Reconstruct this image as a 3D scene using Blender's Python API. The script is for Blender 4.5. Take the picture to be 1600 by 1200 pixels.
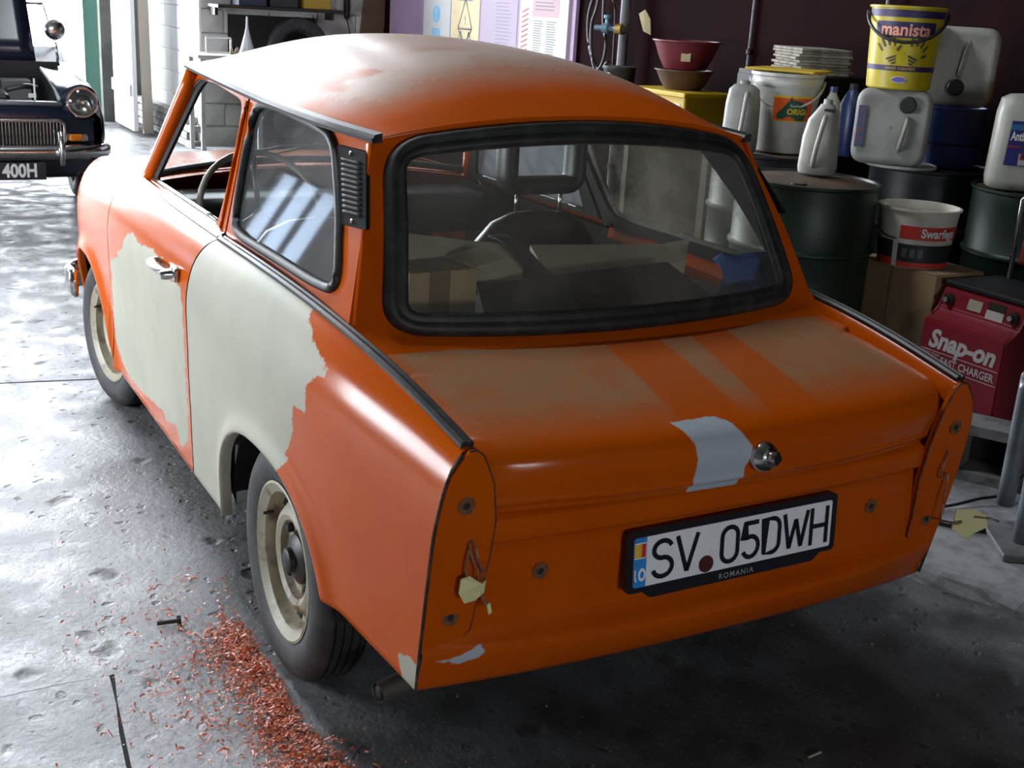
import bpy, bmesh, math, random
from math import sin, cos, pi, radians as R
from mathutils import Vector as V, Matrix
from mathutils.geometry import tessellate_polygon
random.seed(7)
for _o in list(bpy.data.objects): bpy.data.objects.remove(_o, do_unlink=True)
SC = bpy.context.scene
COL = SC.collection

# ------------------------------------------------------------------ camera, sky, exposure
cd = bpy.data.cameras.new('camera'); cam = bpy.data.objects.new('camera', cd); COL.objects.link(cam)
_yaw, _pit, _rol = -0.51485896, -0.30761583, 0.06005603
_f = V((cos(_pit)*cos(_yaw), cos(_pit)*sin(_yaw), sin(_pit)))
_r0 = V((sin(_yaw), -cos(_yaw), 0)); _u0 = _r0.cross(_f)
_r = cos(_rol)*_r0 + sin(_rol)*_u0; _u = -sin(_rol)*_r0 + cos(_rol)*_u0
cam.matrix_world = Matrix(((_r.x, _u.x, -_f.x, -2.4059), (_r.y, _u.y, -_f.y, 1.4624), (_r.z, _u.z, -_f.z, 1.5232), (0, 0, 0, 1)))
cd.sensor_width = 36; cd.lens = 36*1880.24/1600; cd.clip_start = .05
SC.camera = cam

SC.view_settings.view_transform = 'Standard'; SC.view_settings.look = 'None'
SC.view_settings.gamma = 1; SC.view_settings.use_curve_mapping = False
SC.view_settings.exposure = 0.0
W = bpy.data.worlds.new('sky'); SC.world = W; W.use_nodes = True
bg = W.node_tree.nodes['Background']; bg.inputs[0].default_value = (.87, .93, 1.0, 1); bg.inputs[1].default_value = 38.0
# daylight enters by the front door and added unseen fill openings; portals guide sampling
def portal(name, loc, rot, sx, sy):
    l = bpy.data.lights.new(name, 'AREA'); l.shape = 'RECTANGLE'; l.size = sx; l.size_y = sy
    l.cycles.is_portal = True
    o = bpy.data.objects.new(name, l); COL.objects.link(o); o.location = loc; o.rotation_euler = rot
    return o
DOOR_X, DOOR_Y0, DOOR_Y1, DOOR_Z = 11.6, -1.05, 2.7, 5.1
portal('door_daylight', (DOOR_X+.3, (-3.1+DOOR_Y1)/2, DOOR_Z/2), (0, R(90), 0), DOOR_Z, DOOR_Y1+3.1)
ADDED_ROOFLIGHTS = [(2.6, 1.0, 1.6, 1.05)]                               # unseen rooflight added for overhead light: x, y, size x, size y
CEIL = 5.5
ADDED_REAR_WIN = (.4, 1.9, 1.42, 1.95)                                   # unseen rear wall window added as fill: y0, y1, z0, z1
ADDED_SIDE_WIN = (1.9, 4.5, .55, 1.55)                                     # unseen left wall window added to light the flank: x0, x1, z0, z1
ADDED_SHEET_WIN = (9.0, 11.0, .75, 1.85)                                   # unseen sheeted left wall window, added for its reflection in the quarter window
portal('added_side_portal', (3.2, 4.45, 1.05), (R(90), 0, pi), 2.6, 1.0)
portal('added_rear_portal', (-6.75, 1.15, 1.68), (0, R(-90), 0), .53, 1.5)
for _x, _y, _sx, _sy in ADDED_ROOFLIGHTS: portal('added_roof_portal', (_x, _y, CEIL+.12), (0, 0, 0), _sx, _sy)

# ------------------------------------------------------------------ materials
MATS = {}
def nod(nt, t, **k):
    n = nt.nodes.new(t)
    for a, b in k.items():
        if a[0] == '_': n.inputs[a[1:]].default_value = b
        else: setattr(n, a, b)
    return n
def lnk(nt, a, b): nt.links.new(a, b)
def new_mat(name):
    m = bpy.data.materials.new(name); m.use_nodes = True
    return m, m.node_tree, m.node_tree.nodes['Principled BSDF']
def mixc(nt, fac, a, b):
    n = nt.nodes.new('ShaderNodeMix'); n.data_type = 'RGBA'
    if isinstance(fac, float): n.inputs[0].default_value = fac
    else: lnk(nt, fac, n.inputs[0])
    for s, v in ((6, a), (7, b)):
        if isinstance(v, (tuple, list)): n.inputs[s].default_value = (*v[:3], 1)
        else: lnk(nt, v, n.inputs[s])
    return n.outputs[2]
def mixf(nt, fac, a, b):
    n = nt.nodes.new('ShaderNodeMix'); n.data_type = 'FLOAT'
    lnk(nt, fac, n.inputs[0])
    for s, v in ((2, a), (3, b)):
        if isinstance(v, (int, float)): n.inputs[s].default_value = v
        else: lnk(nt, v, n.inputs[s])
    return n.outputs[0]
def ramp(nt, src, lo, hi, a=0., b=1.):
    n = nod(nt, 'ShaderNodeMapRange', clamp=True); n.interpolation_type = 'SMOOTHSTEP'
    lnk(nt, src, n.inputs[0]); n.inputs[1].default_value = lo; n.inputs[2].default_value = hi
    n.inputs[3].default_value = a; n.inputs[4].default_value = b
    return n.outputs[0]
def mth(nt, op, a, b=None):
    n = nod(nt, 'ShaderNodeMath', operation=op)
    for i, v in ((0, a), (1, b)):
        if v is None: continue
        if isinstance(v, (int, float)): n.inputs[i].default_value = v
        else: lnk(nt, v, n.inputs[i])
    return n.outputs[0]
def noise(nt, scale, detail=4, rough=.55, vec=None):
    n = nod(nt, 'ShaderNodeTexNoise'); n.inputs['Scale'].default_value = scale
    n.inputs['Detail'].default_value = detail; n.inputs['Roughness'].default_value = rough
    if vec is None:
        if 'tc' not in nt.nodes: nod(nt, 'ShaderNodeTexCoord', name='tc')
        vec = nt.nodes['tc'].outputs['Object']
    lnk(nt, vec, n.inputs['Vector'])
    return n.outputs['Fac']
def attr(nt, name):
    n = nod(nt, 'ShaderNodeAttribute', attribute_name=name); return n.outputs['Fac']
def pbr(name, col, rough=.5, metal=0., col2=None, scale=8., amt=(.45, .65), bump=0., bscale=60., spec=.5, coat=0., sss=0.):
    if name in MATS: return MATS[name]
    m, nt, p = new_mat(name)
    p.inputs['Base Color'].default_value = (*col, 1); p.inputs['Roughness'].default_value = rough
    p.inputs['Metallic'].default_value = metal; p.inputs['Specular IOR Level'].default_value = spec
    if coat: p.inputs['Coat Weight'].default_value = coat; p.inputs['Coat Roughness'].default_value = .15
    if col2: lnk(nt, mixc(nt, ramp(nt, noise(nt, scale), *amt), col, col2), p.inputs['Base Color'])
    if bump:
        b = nod(nt, 'ShaderNodeBump'); b.inputs['Strength'].default_value = bump; b.inputs['Distance'].default_value = .004
        lnk(nt, noise(nt, bscale), b.inputs['Height']); lnk(nt, b.outputs[0], p.inputs['Normal'])
    MATS[name] = m; return m

ORANGE = (.535, .088, .001)
def car_paint():
    m, nt, p = new_mat('aged_orange_paint')
    big = noise(nt, 2.2, 5); fine = noise(nt, 90, 3); mid = noise(nt, 26, 4)
    base = mixc(nt, ramp(nt, big, .35, .7), ORANGE, (.485, .074, .001))
    dustn = mth(nt, 'MULTIPLY', attr(nt, 'dust'), ramp(nt, noise(nt, 9, 6, .65), .22, .62, .55, 1.))
    c = mixc(nt, dustn, base, (.34, .175, .085))
    c = mixc(nt, mth(nt, 'MULTIPLY', dustn, attr(nt, 'dust_sheen')), c, (.46, .35, .29))  # paler roof dust, with a glancing reflection painted into its colour
    prim = ramp(nt, mth(nt, 'ADD', attr(nt, 'prim'), mth(nt, 'MULTIPLY', mth(nt, 'SUBTRACT', mid, .5), .014)), 0., .003)
    c = mixc(nt, prim, c, (.43, .47, .52))
    jag = mth(nt, 'MULTIPLY', mth(nt, 'SUBTRACT', noise(nt, 30, 6, .7), .5), .045)
    fill = ramp(nt, mth(nt, 'ADD', attr(nt, 'fill'), jag), .0, .004)
    fcol = mixc(nt, ramp(nt, noise(nt, 5, 5), .35, .7), (.43, .415, .33), (.37, .37, .295))
    c = mixc(nt, fill, c, fcol)
    rust = ramp(nt, mth(nt, 'ADD', attr(nt, 'rust'), mth(nt, 'MULTIPLY', mth(nt, 'SUBTRACT', mid, .5), .9)), .45, .75)
    c = mixc(nt, rust, c, (.10, .055, .025))
    lnk(nt, c, p.inputs['Base Color'])
    r0 = ramp(nt, fine, .2, .8, .15, .21)
    r1 = mixf(nt, dustn, r0, .38); r2 = mixf(nt, fill, r1, .5); lnk(nt, r2, p.inputs['Roughness'])
    p.inputs['Specular IOR Level'].default_value = .16
    b = nod(nt, 'ShaderNodeBump'); b.inputs['Strength'].default_value = .05; b.inputs['Distance'].default_value = .002
    lnk(nt, noise(nt, 14, 3), b.inputs['Height']); lnk(nt, b.outputs[0], p.inputs['Normal'])
    return m
PAINT = car_paint()
def glass(name, tint=(1, 1, 1), dust=.07, dcol=(.5, .48, .42), patch=3., streak=True):
    m, nt, p = new_mat(name); out = nt.nodes['Material Output']; nt.nodes.remove(p)
    tr = nod(nt, 'ShaderNodeBsdfTransparent'); tr.inputs[0].default_value = (*tint, 1)
    gl = nod(nt, 'ShaderNodeBsdfGlossy'); gl.inputs['Roughness'].default_value = .03
    df = nod(nt, 'ShaderNodeBsdfDiffuse'); df.inputs[0].default_value = (*dcol, 1)
    lw = nod(nt, 'ShaderNodeLayerWeight'); fr = mth(nt, 'ADD', mth(nt, 'MULTIPLY', mth(nt, 'POWER', lw.outputs['Facing'], 5.), .95), .05)
    m1 = nod(nt, 'ShaderNodeMixShader'); m2 = nod(nt, 'ShaderNodeMixShader')
    lnk(nt, fr, m1.inputs[0]); lnk(nt, tr.outputs[0], m1.inputs[1]); lnk(nt, gl.outputs[0], m1.inputs[2])
    lnk(nt, ramp(nt, noise(nt, patch, 6, .6), .3, .75, dust*.5, dust*1.6), m2.inputs[0])
    lnk(nt, m1.outputs[0], m2.inputs[1]); lnk(nt, df.outputs[0], m2.inputs[2]); lnk(nt, m2.outputs[0], out.inputs[0])
    return m
GLASS_REAR = glass('dusty_rear_glass', (.84, .86, .82), .13)
GLASS_SIDE = glass('dusty_side_glass', (.66, .70, .70), .12, (.45, .46, .46))
GLASS_DUSTY = glass('very_dusty_glass', (.8, .8, .76), .42, (.42, .39, .31))
GLASS = glass('window_glass', (.92, .95, .95), .04)
RUBBER = pbr('black_rubber', (.014, .014, .013), .55, col2=(.03, .03, .027), scale=20, bump=.1, bscale=40)
CHROME = pbr('worn_chrome', (.62, .62, .6), .18, 1., col2=(.3, .28, .25), scale=30, amt=(.55, .75))
TRIMB = pbr('black_trim', (.02, .02, .021), .4, col2=(.035, .035, .035), scale=30, spec=.3)
VENTM = pbr('vent_plastic', (.009, .009, .008), .7, spec=.03)
def sheet_mat():
    m, nt, p = new_mat('polythene'); out = nt.nodes['Material Output']
    p.inputs['Base Color'].default_value = (.72, .78, .86, 1); p.inputs['Roughness'].default_value = .3
    tl = nod(nt, 'ShaderNodeBsdfTranslucent'); tl.inputs[0].default_value = (.80, .86, .95, 1)
    mx = nod(nt, 'ShaderNodeMixShader'); mx.inputs[0].default_value = .75
    lnk(nt, p.outputs[0], mx.inputs[1]); lnk(nt, tl.outputs[0], mx.inputs[2]); lnk(nt, mx.outputs[0], out.inputs[0]); return m
POLY = sheet_mat()
DARK = pbr('dark_interior', (.013, .012, .012), .8, col2=(.02, .017, .016), scale=6)
CARD = pbr('cardboard', (.30, .20, .105), .85, col2=(.24, .155, .08), scale=5, amt=(.3, .7), bump=.05)
STEELD = pbr('dark_steel', (.03, .028, .028), .45, .6, col2=(.06, .035, .022), scale=8)

# ------------------------------------------------------------------ geometry helpers
def obj(name, verts, faces, m, parent=None, smooth=False, loc=None, attrs=None, mats=None, fm=None):
    me = bpy.data.meshes.new(name); me.from_pydata([tuple(v) for v in verts], [], faces)
    for mm in (mats or [m]): me.materials.append(mm)
    if fm: me.polygons.foreach_set('material_index', fm)
    if smooth: me.polygons.foreach_set('use_smooth', [True]*len(me.polygons))
    for k, vals in (attrs or {}).items():
        a = me.attributes.new(k, 'FLOAT', 'POINT'); a.data.foreach_set('value', vals)
    me.update()
    o = bpy.data.objects.new(name, me); COL.objects.link(o)
    if parent: o.parent = parent
    if loc is not None: o.location = loc
    return o
def from_bm(name, bm, m, parent=None, smooth=False, loc=None, angle=None):
    bmesh.ops.recalc_face_normals(bm, faces=bm.faces)
    me = bpy.data.meshes.new(name); bm.to_mesh(me); bm.free(); me.materials.append(m)
    if smooth: me.polygons.foreach_set('use_smooth', [True]*len(me.polygons))
    if smooth and angle: me.set_sharp_from_angle(angle=R(angle))
    o = bpy.data.objects.new(name, me); COL.objects.link(o)
    if parent: o.parent = parent
    if loc is not None: o.location = loc
    return o
def empty(name, loc=(0, 0, 0), rz=0., label=None, cat=None, group=None, kind=None, rot=None):
    o = bpy.data.objects.new(name, None); COL.objects.link(o); o.location = loc
    o.rotation_euler = rot or (0, 0, rz); o.empty_display_size = .1
    return tag(o, label, cat, group, kind)
def tag(o, label=None, cat=None, group=None, kind=None):
    if label: o['label'] = label
    if cat: o['category'] = cat
    if group: o['group'] = group
    if kind: o['kind'] = kind
    return o
def add_box(bm, c, s, rot=None, bev=0., seg=2):
    r = bmesh.ops.create_cube(bm, size=1.)
    vs = r['verts']
    bmesh.ops.scale(bm, vec=s, verts=vs)
    if bev:
        es = list({e for v in vs for e in v.link_edges})
        rr = bmesh.ops.bevel(bm, geom=es, offset=bev, segments=seg, affect='EDGES', profile=.5)
        vs = list({v for f in rr['faces'] for v in f.verts} | {v for v in vs if v.is_valid})
    if rot is not None: bmesh.ops.rotate(bm, cent=(0, 0, 0), matrix=rot, verts=vs)
    bmesh.ops.translate(bm, vec=c, verts=vs)
    return vs
def box(name, c, s, m, parent=None, rot=None, bev=.004, seg=2, smooth=False):
    bm = bmesh.new(); add_box(bm, (0, 0, 0), s, rot, bev, seg)
    return from_bm(name, bm, m, parent, smooth, loc=c)
def rotm(ax, deg): return Matrix.Rotation(R(deg), 3, ax)
def grid(name, P, m, parent=None, smooth=True, attrs=None, thick=0., closed=False, flip=False):
    n, k = len(P), len(P[0]); vs = [p for row in P for p in row]; fs = []
    for i in range(n-1):
        for j in range(k-(0 if closed else 1)):
            j2 = (j+1) % k; q = (i*k+j, i*k+j2, (i+1)*k+j2, (i+1)*k+j)
            fs.append(q[::-1] if flip else q)
    o = obj(name, vs, fs, m, parent, smooth, attrs=attrs)
    if thick:
        s = o.modifiers.new('skin', 'SOLIDIFY'); s.thickness = abs(thick); s.offset = -1 if thick > 0 else 1
    return o
def lathe(name, prof, m, parent=None, seg=40, loc=None, axis='Z', smooth=True, ang=40, frac=1., a0=0.):
    bm = bmesh.new(); rows = []
    n = seg if frac == 1. else int(seg*frac)+1
    for r, z in prof:
        row = []
        if r < 1e-6: row = [bm.verts.new((0, 0, z))]
        else:
            for i in range(n):
                a = a0 + 2*pi*frac*i/(n if frac == 1. else n-1); row.append(bm.verts.new((r*cos(a), r*sin(a), z)))
        rows.append(row)
    for a, b in zip(rows, rows[1:]):
        for i in range(n if frac == 1. else n-1):
            j = (i+1) % n
            if len(a) == 1 and len(b) == 1: continue
            if len(a) == 1: bm.faces.new((a[0], b[j], b[i]))
            elif len(b) == 1: bm.faces.new((a[i], a[j], b[0]))
            else: bm.faces.new((a[i], a[j], b[j], b[i]))
    if axis == 'Y': bmesh.ops.rotate(bm, cent=(0, 0, 0), matrix=rotm('X', -90), verts=bm.verts)
    if axis == 'X': bmesh.ops.rotate(bm, cent=(0, 0, 0), matrix=rotm('Y', 90), verts=bm.verts)
    return from_bm(name, bm, m, parent, smooth, loc, ang)
def sweep_pts(pts, n=None):
    pts = [V(p) for p in pts]
    if n is None: return pts
    out = []; k = len(pts)                                           # Catmull-Rom
    for i in range(k-1):
        p0, p1, p2, p3 = pts[max(0, i-1)], pts[i], pts[i+1], pts[min(k-1, i+2)]
        for j in range(n):
            t = j/n
            out.append(.5*((2*p1)+(p2-p0)*t+(2*p0-5*p1+4*p2-p3)*t*t+(3*p1-p0-3*p2+p3)*t**3))
    out.append(pts[-1]); return out
def tube(name, pts, r, m, parent=None, seg=8, n=None, closed=False, smooth=True, shape=None, up=None, cap=True, loc=None):
    """sweep a circle (or the 2D outline `shape`) along pts"""
    pts = sweep_pts(pts, n); k = len(pts); vs, fs = [], []
    sh = shape or [(r*cos(2*pi*i/seg), r*sin(2*pi*i/seg)) for i in range(seg)]; s = len(sh)
    for i, p in enumerate(pts):
        if closed: t = pts[(i+1) % k]-pts[i-1]
        else: t = pts[min(i+1, k-1)]-pts[max(i-1, 0)]
        t.normalize()
        u = V(up) if up else (V((0, 0, 1)) if abs(t.z) < .92 else V((1, 0, 0)))
        a = u.cross(t).normalized(); b = t.cross(a)
        for x, y in sh: vs.append(p+a*x+b*y)
    for i in range(k if closed else k-1):
        i2 = (i+1) % k
        for j in range(s): fs.append((i*s+j, i*s+(j+1) % s, i2*s+(j+1) % s, i2*s+j))
    if cap and not closed: fs += [tuple(range(s))[::-1], tuple(range((k-1)*s, k*s))]
    return obj(name, vs, fs, m, parent, smooth, loc=loc)
def plate(name, outer, holes, fn, m, parent=None, thick=.003, smooth=False, attrs=None):
    """flat polygon with holes, mapped through fn(a, b, d): d = depth 0 (front) .. thick"""
    loops = [outer]+list(holes); flat = [p for l in loops for p in l]
    tri = tessellate_polygon([[V((p[0], p[1], 0)) for p in l] for l in loops])
    n = len(flat); vs = [fn(a, b, 0) for a, b in flat]; fs = [tuple(t) for t in tri]
    if thick:
        vs += [fn(a, b, thick) for a, b in flat]; fs += [tuple(i+n for i in t)[::-1] for t in tri]
        o = 0
        for l in loops:
            k = len(l)
            for i in range(k): fs.append((o+i, o+(i+1) % k, n+o+(i+1) % k, n+o+i))
            o += k
    bm = bmesh.new(); bv = [bm.verts.new(v) for v in vs]
    for f in fs:
        try: bm.faces.new([bv[i] for i in f])
        except ValueError: pass
    return from_bm(name, bm, m, parent, smooth)
def rpoly(pts, r, n=5):
    """round the corners of a 2D polygon"""
    out = []; k = len(pts)
    for i in range(k):
        p = V(pts[i]); a = V(pts[i-1])-p; b = V(pts[(i+1) % k])-p
        rr = r[i] if isinstance(r, (list, tuple)) else r
        d = min(rr, a.length*.49, b.length*.49)
        p0 = p+a.normalized()*d; p1 = p+b.normalized()*d
        for j in range(n+1):
            t = j/n; q = p0*(1-t)**2+p*2*t*(1-t)+p1*t*t; out.append((q.x, q.y))
    return out
def fine_plate(name, poly, step, fn, m, parent=None, smooth=True):
    """a flat polygon cut into small cells so that it can follow a curved or crumpled surface"""
    bm = bmesh.new(); vs = [bm.verts.new((a, b, 0)) for a, b in poly]
    for t in tessellate_polygon([[V((a, b, 0)) for a, b in poly]]):
        try: bm.faces.new([vs[i] for i in t])
        except ValueError: pass
    for ax in (0, 1):
        lo = min(p[ax] for p in poly); hi = max(p[ax] for p in poly); c = lo+step
        while c < hi:
            co = [0, 0, 0]; co[ax] = c; no = [0, 0, 0]; no[ax] = 1
            bmesh.ops.bisect_plane(bm, geom=bm.verts[:]+bm.edges[:]+bm.faces[:], plane_co=co, plane_no=no); c += step
    for v in bm.verts: v.co = fn(v.co.x, v.co.y)
    return from_bm(name, bm, m, parent, smooth)
def inset(poly, d):
    """shrink (d > 0) a 2D polygon along its normals"""
    k = len(poly); out = []
    ar = sum(poly[i][0]*poly[(i+1) % k][1]-poly[(i+1) % k][0]*poly[i][1] for i in range(k))
    sg = 1 if ar > 0 else -1
    for i in range(k):
        a, b = V(poly[i-1]), V(poly[(i+1) % k]); t = (b-a).normalized()
        out.append((poly[i][0]-t.y*d*sg, poly[i][1]+t.x*d*sg))
    return out
def sdist(x, y, poly):
    """signed distance to a polygon, positive inside"""
    ins = False; best = 9.; k = len(poly)
    for i in range(k):
        x0, y0 = poly[i]; x1, y1 = poly[(i+1) % k]
        if (y0 > y) != (y1 > y) and x < (x1-x0)*(y-y0)/(y1-y0)+x0: ins = not ins
        dx, dy = x1-x0, y1-y0; t = max(0., min(1., ((x-x0)*dx+(y-y0)*dy)/(dx*dx+dy*dy+1e-12)))
        best = min(best, math.hypot(x-x0-t*dx, y-y0-t*dy))
    return best if ins else -best
def text_mesh(name, s, size, m, parent, fn, ext=0., sx=1., bold=0., align='CENTER', shear=0., spacing=1.):
    """lettering as a thin mesh; fn(a, b) maps its plane to space (a right, b up)"""
    cu = bpy.data.curves.new(name, 'FONT'); cu.body = s; cu.size = size; cu.align_x = align; cu.align_y = 'CENTER'
    cu.offset = bold; cu.shear = shear; cu.space_character = spacing; cu.resolution_u = 3
    t = bpy.data.objects.new(name, cu); COL.objects.link(t)
    me = bpy.data.meshes.new_from_object(t.evaluated_get(bpy.context.evaluated_depsgraph_get()))
    bpy.data.objects.remove(t, do_unlink=True); bpy.data.curves.remove(cu)
    me.name = name
    for v in me.vertices: v.co = fn(v.co.x*sx, v.co.y)
    me.materials.clear(); me.materials.append(m)
    o = bpy.data.objects.new(name, me); COL.objects.link(o); o.parent = parent
    return o
def interp(x, t):
    if x <= t[0][0]: return t[0][1]
    for (a, b), (c, d) in zip(t, t[1:]):
        if x <= c: return b+(d-b)*(x-a)/(c-a)
    return t[-1][1]
def sinterp(x, t):
    """Catmull-Rom through the table"""
    if x <= t[0][0]: return t[0][1]
    if x >= t[-1][0]: return t[-1][1]
    for i in range(len(t)-1):
        if x <= t[i+1][0]:
            x0, y0 = t[i]; x1, y1 = t[i+1]; u = (x-x0)/(x1-x0)
            m0 = (y1-t[i-1][1])/(x1-t[i-1][0]) if i else (y1-y0)/(x1-x0)
            m1 = (t[i+2][1]-y0)/(t[i+2][0]-x0) if i+2 < len(t) else (y1-y0)/(x1-x0)
            h = x1-x0
            return (2*u**3-3*u*u+1)*y0+(u**3-2*u*u+u)*h*m0+(-2*u**3+3*u*u)*y1+(u**3-u*u)*h*m1

# ------------------------------------------------------------------ the orange car (x forward from the rear axle, y left)
ZB = [(-.75, .80), (-.73, .805), (-.5, .845), (-.3, .868), (0, .885), (.3, .892), (.7, .891), (1., .891), (1.5, .896), (1.85, .897), (2.2, .89), (2.55, .86)]
YB = [(-.75, .587), (-.73, .588), (-.5, .598), (-.3, .606), (0, .612), (.3, .618), (.8, .62), (1.2, .62), (1.6, .613), (1.9, .605), (2.3, .595), (2.6, .57)]
YM = [(-.75, .643), (-.7, .645), (-.3, .685), (.2, .70), (.6, .708), (1.2, .715), (2., .712), (2.7, .70)]
YS = [(-.75, .628), (-.66, .633), (-.3, .662), (.3, .678), (1.2, .682), (2.2, .68), (2.7, .67)]
DD = [(-.75, .18), (-.5, .18), (0, .19), (2.7, .20)]
ARCH = [(.065, .365, .335, .2), (2.16, .345, .36, .195)]           # centre x, half width, height, foot z
def arch_q(x, z):
    best = 9.
    for c, a, h, z0 in ARCH:
        q = (abs((x-c)/a)**2.5 + max(0., (z-z0)/h)**2.5)**.4
        best = min(best, q)
    return best
def flare(x, z):
    q = arch_q(x, z)
    return .016*math.exp(-((q-1)/.10)**2) if q < 1.5 else 0.
def side_y(x, z):
    zb, yb, ym, ys, D = [sinterp(x, t) for t in (ZB, YB, YM, YS, DD)]
    d = max(0., zb-z)
    if d < D: y = yb+(ym-yb)*max(0., 1-(1-d/D)**2)**.5
    else:
        k = min(1., (zb-D-z)/(zb-D-.22)); y = ym+(ys-ym)*max(0, k)**1.8
    return y+flare(x, z)
def tail_x(z): return interp(z, [(.30, -.655), (.311, -.656), (.472, -.686), (.703, -.723), (.81, -.730)])
def bottom_z(x):
    z = .205 if x > -.29 else interp(x, [(-.66, .312), (-.40, .322), (-.29, .325)])
    for c, a, h, z0 in ARCH:
        if abs(x-c) < a: z = max(z, z0+h*(1-abs((x-c)/a)**2.5)**.4)
    return z
DOOR_R = [(.18, .775), (.4, .715), (.6, .69), (.75, .692), (.82, .690), (.86, .678), (.9, .66)]
DOOR_F = [(.18, 1.82), (.4, 1.76), (.6, 1.715), (.8, 1.722), (.9, 1.72)]
P_DOOR = [(1.696, .625), (1.574, .656), (1.549, .683), (1.488, .703), (1.463, .729), (1.404, .77), (1.318, .784), (1.263, .768), (1.09, .783), (.989, .777), (.934, .747), (.842, .746), (.758, .751), (.725, .7), (.721, .557), (.745, .4), (.78, .295), (.904, .23), (.925, .293), (1.042, .263), (1.088, .279), (1.269, .261), (1.474, .24), (1.627, .238), (1.703, .274), (1.763, .324), (1.729, .45), (1.689, .573)]
P_QUART = [(.70, .93), (.249, .91), (-.01, .90), (-.087, .868), (-.152, .843), (-.263, .815), (-.254, .796), (-.187, .774), (-.201, .718), (-.19, .698), (-.134, .703), (-.128, .653), (-.109, .603), (-.081, .574), (-.102, .571), (-.045, .500), (.065, .40), (.462, .1), (.9, .1), (.80, .683)]
P_CORNER = [(-.596, .356), (-.641, .375), (-.70, .366), (-.70, .31), (-.609, .30)]
def side_panel(name, e0, e1, us, sgn, parent, polys=(), nose=None, rust=None):
    P, fill, rs = [], [], []
    A = [i*pi/2/12 for i in range(13)]
    for u in us:
        row = []
        def xz(z): return e0(z)*(1-u)+e1(z)*u
        zb = .3
        for _ in range(4): zb = bottom_z(xz(zb))
        xt = xz(.86); zt = sinterp(xt, ZB); D = sinterp(xt, DD); zs = []
        for a in A: zs.append(zt-D*(1-cos(a)))
        for i in range(1, 27): zs.append(zt-D+(zb-zt+D)*i/26)
        for i, z in enumerate(zs):
            x = xz(z)
            if i < 13:
                ym, yb = sinterp(x, YM), sinterp(x, YB); y = yb+(ym-yb)*sin(A[i])+flare(x, z)
            else: y = side_y(x, z)
            if nose: x, y, z = nose(x, y, z)
            row.append((x, y, z))
        x, y, z = row[-1]
        row.append((x, y-.012, z-.002)); row.append((x, y-.030, z))
        P.append([(a, b*sgn, c) for a, b, c in row])
        for a, b, c in row:
            fill.append(max([-1.]+[sdist(a, c, p) for p in polys]))
            rs.append(rust(a, c) if rust else 0.)
    return grid(name, P, PAINT, parent, attrs={'fill': fill, 'rust': rs}, flip=sgn < 0)
def lin(a, b, n): return [a+(b-a)*i/n for i in range(n+1)]
def arch_us(x0, x1, ci, n):
    """column parameters with the arch ends sampled densely"""
    c, a = ARCH[ci][:2]; xs = lin(x0, c-a, n[0])[:-1]
    xs += [c-a*cos(pi*i/n[1]) for i in range(n[1]+1)]
    xs += lin(c+a, x1, n[2])[1:]
    return [(x-x0)/(x1-x0) for x in xs]

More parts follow.
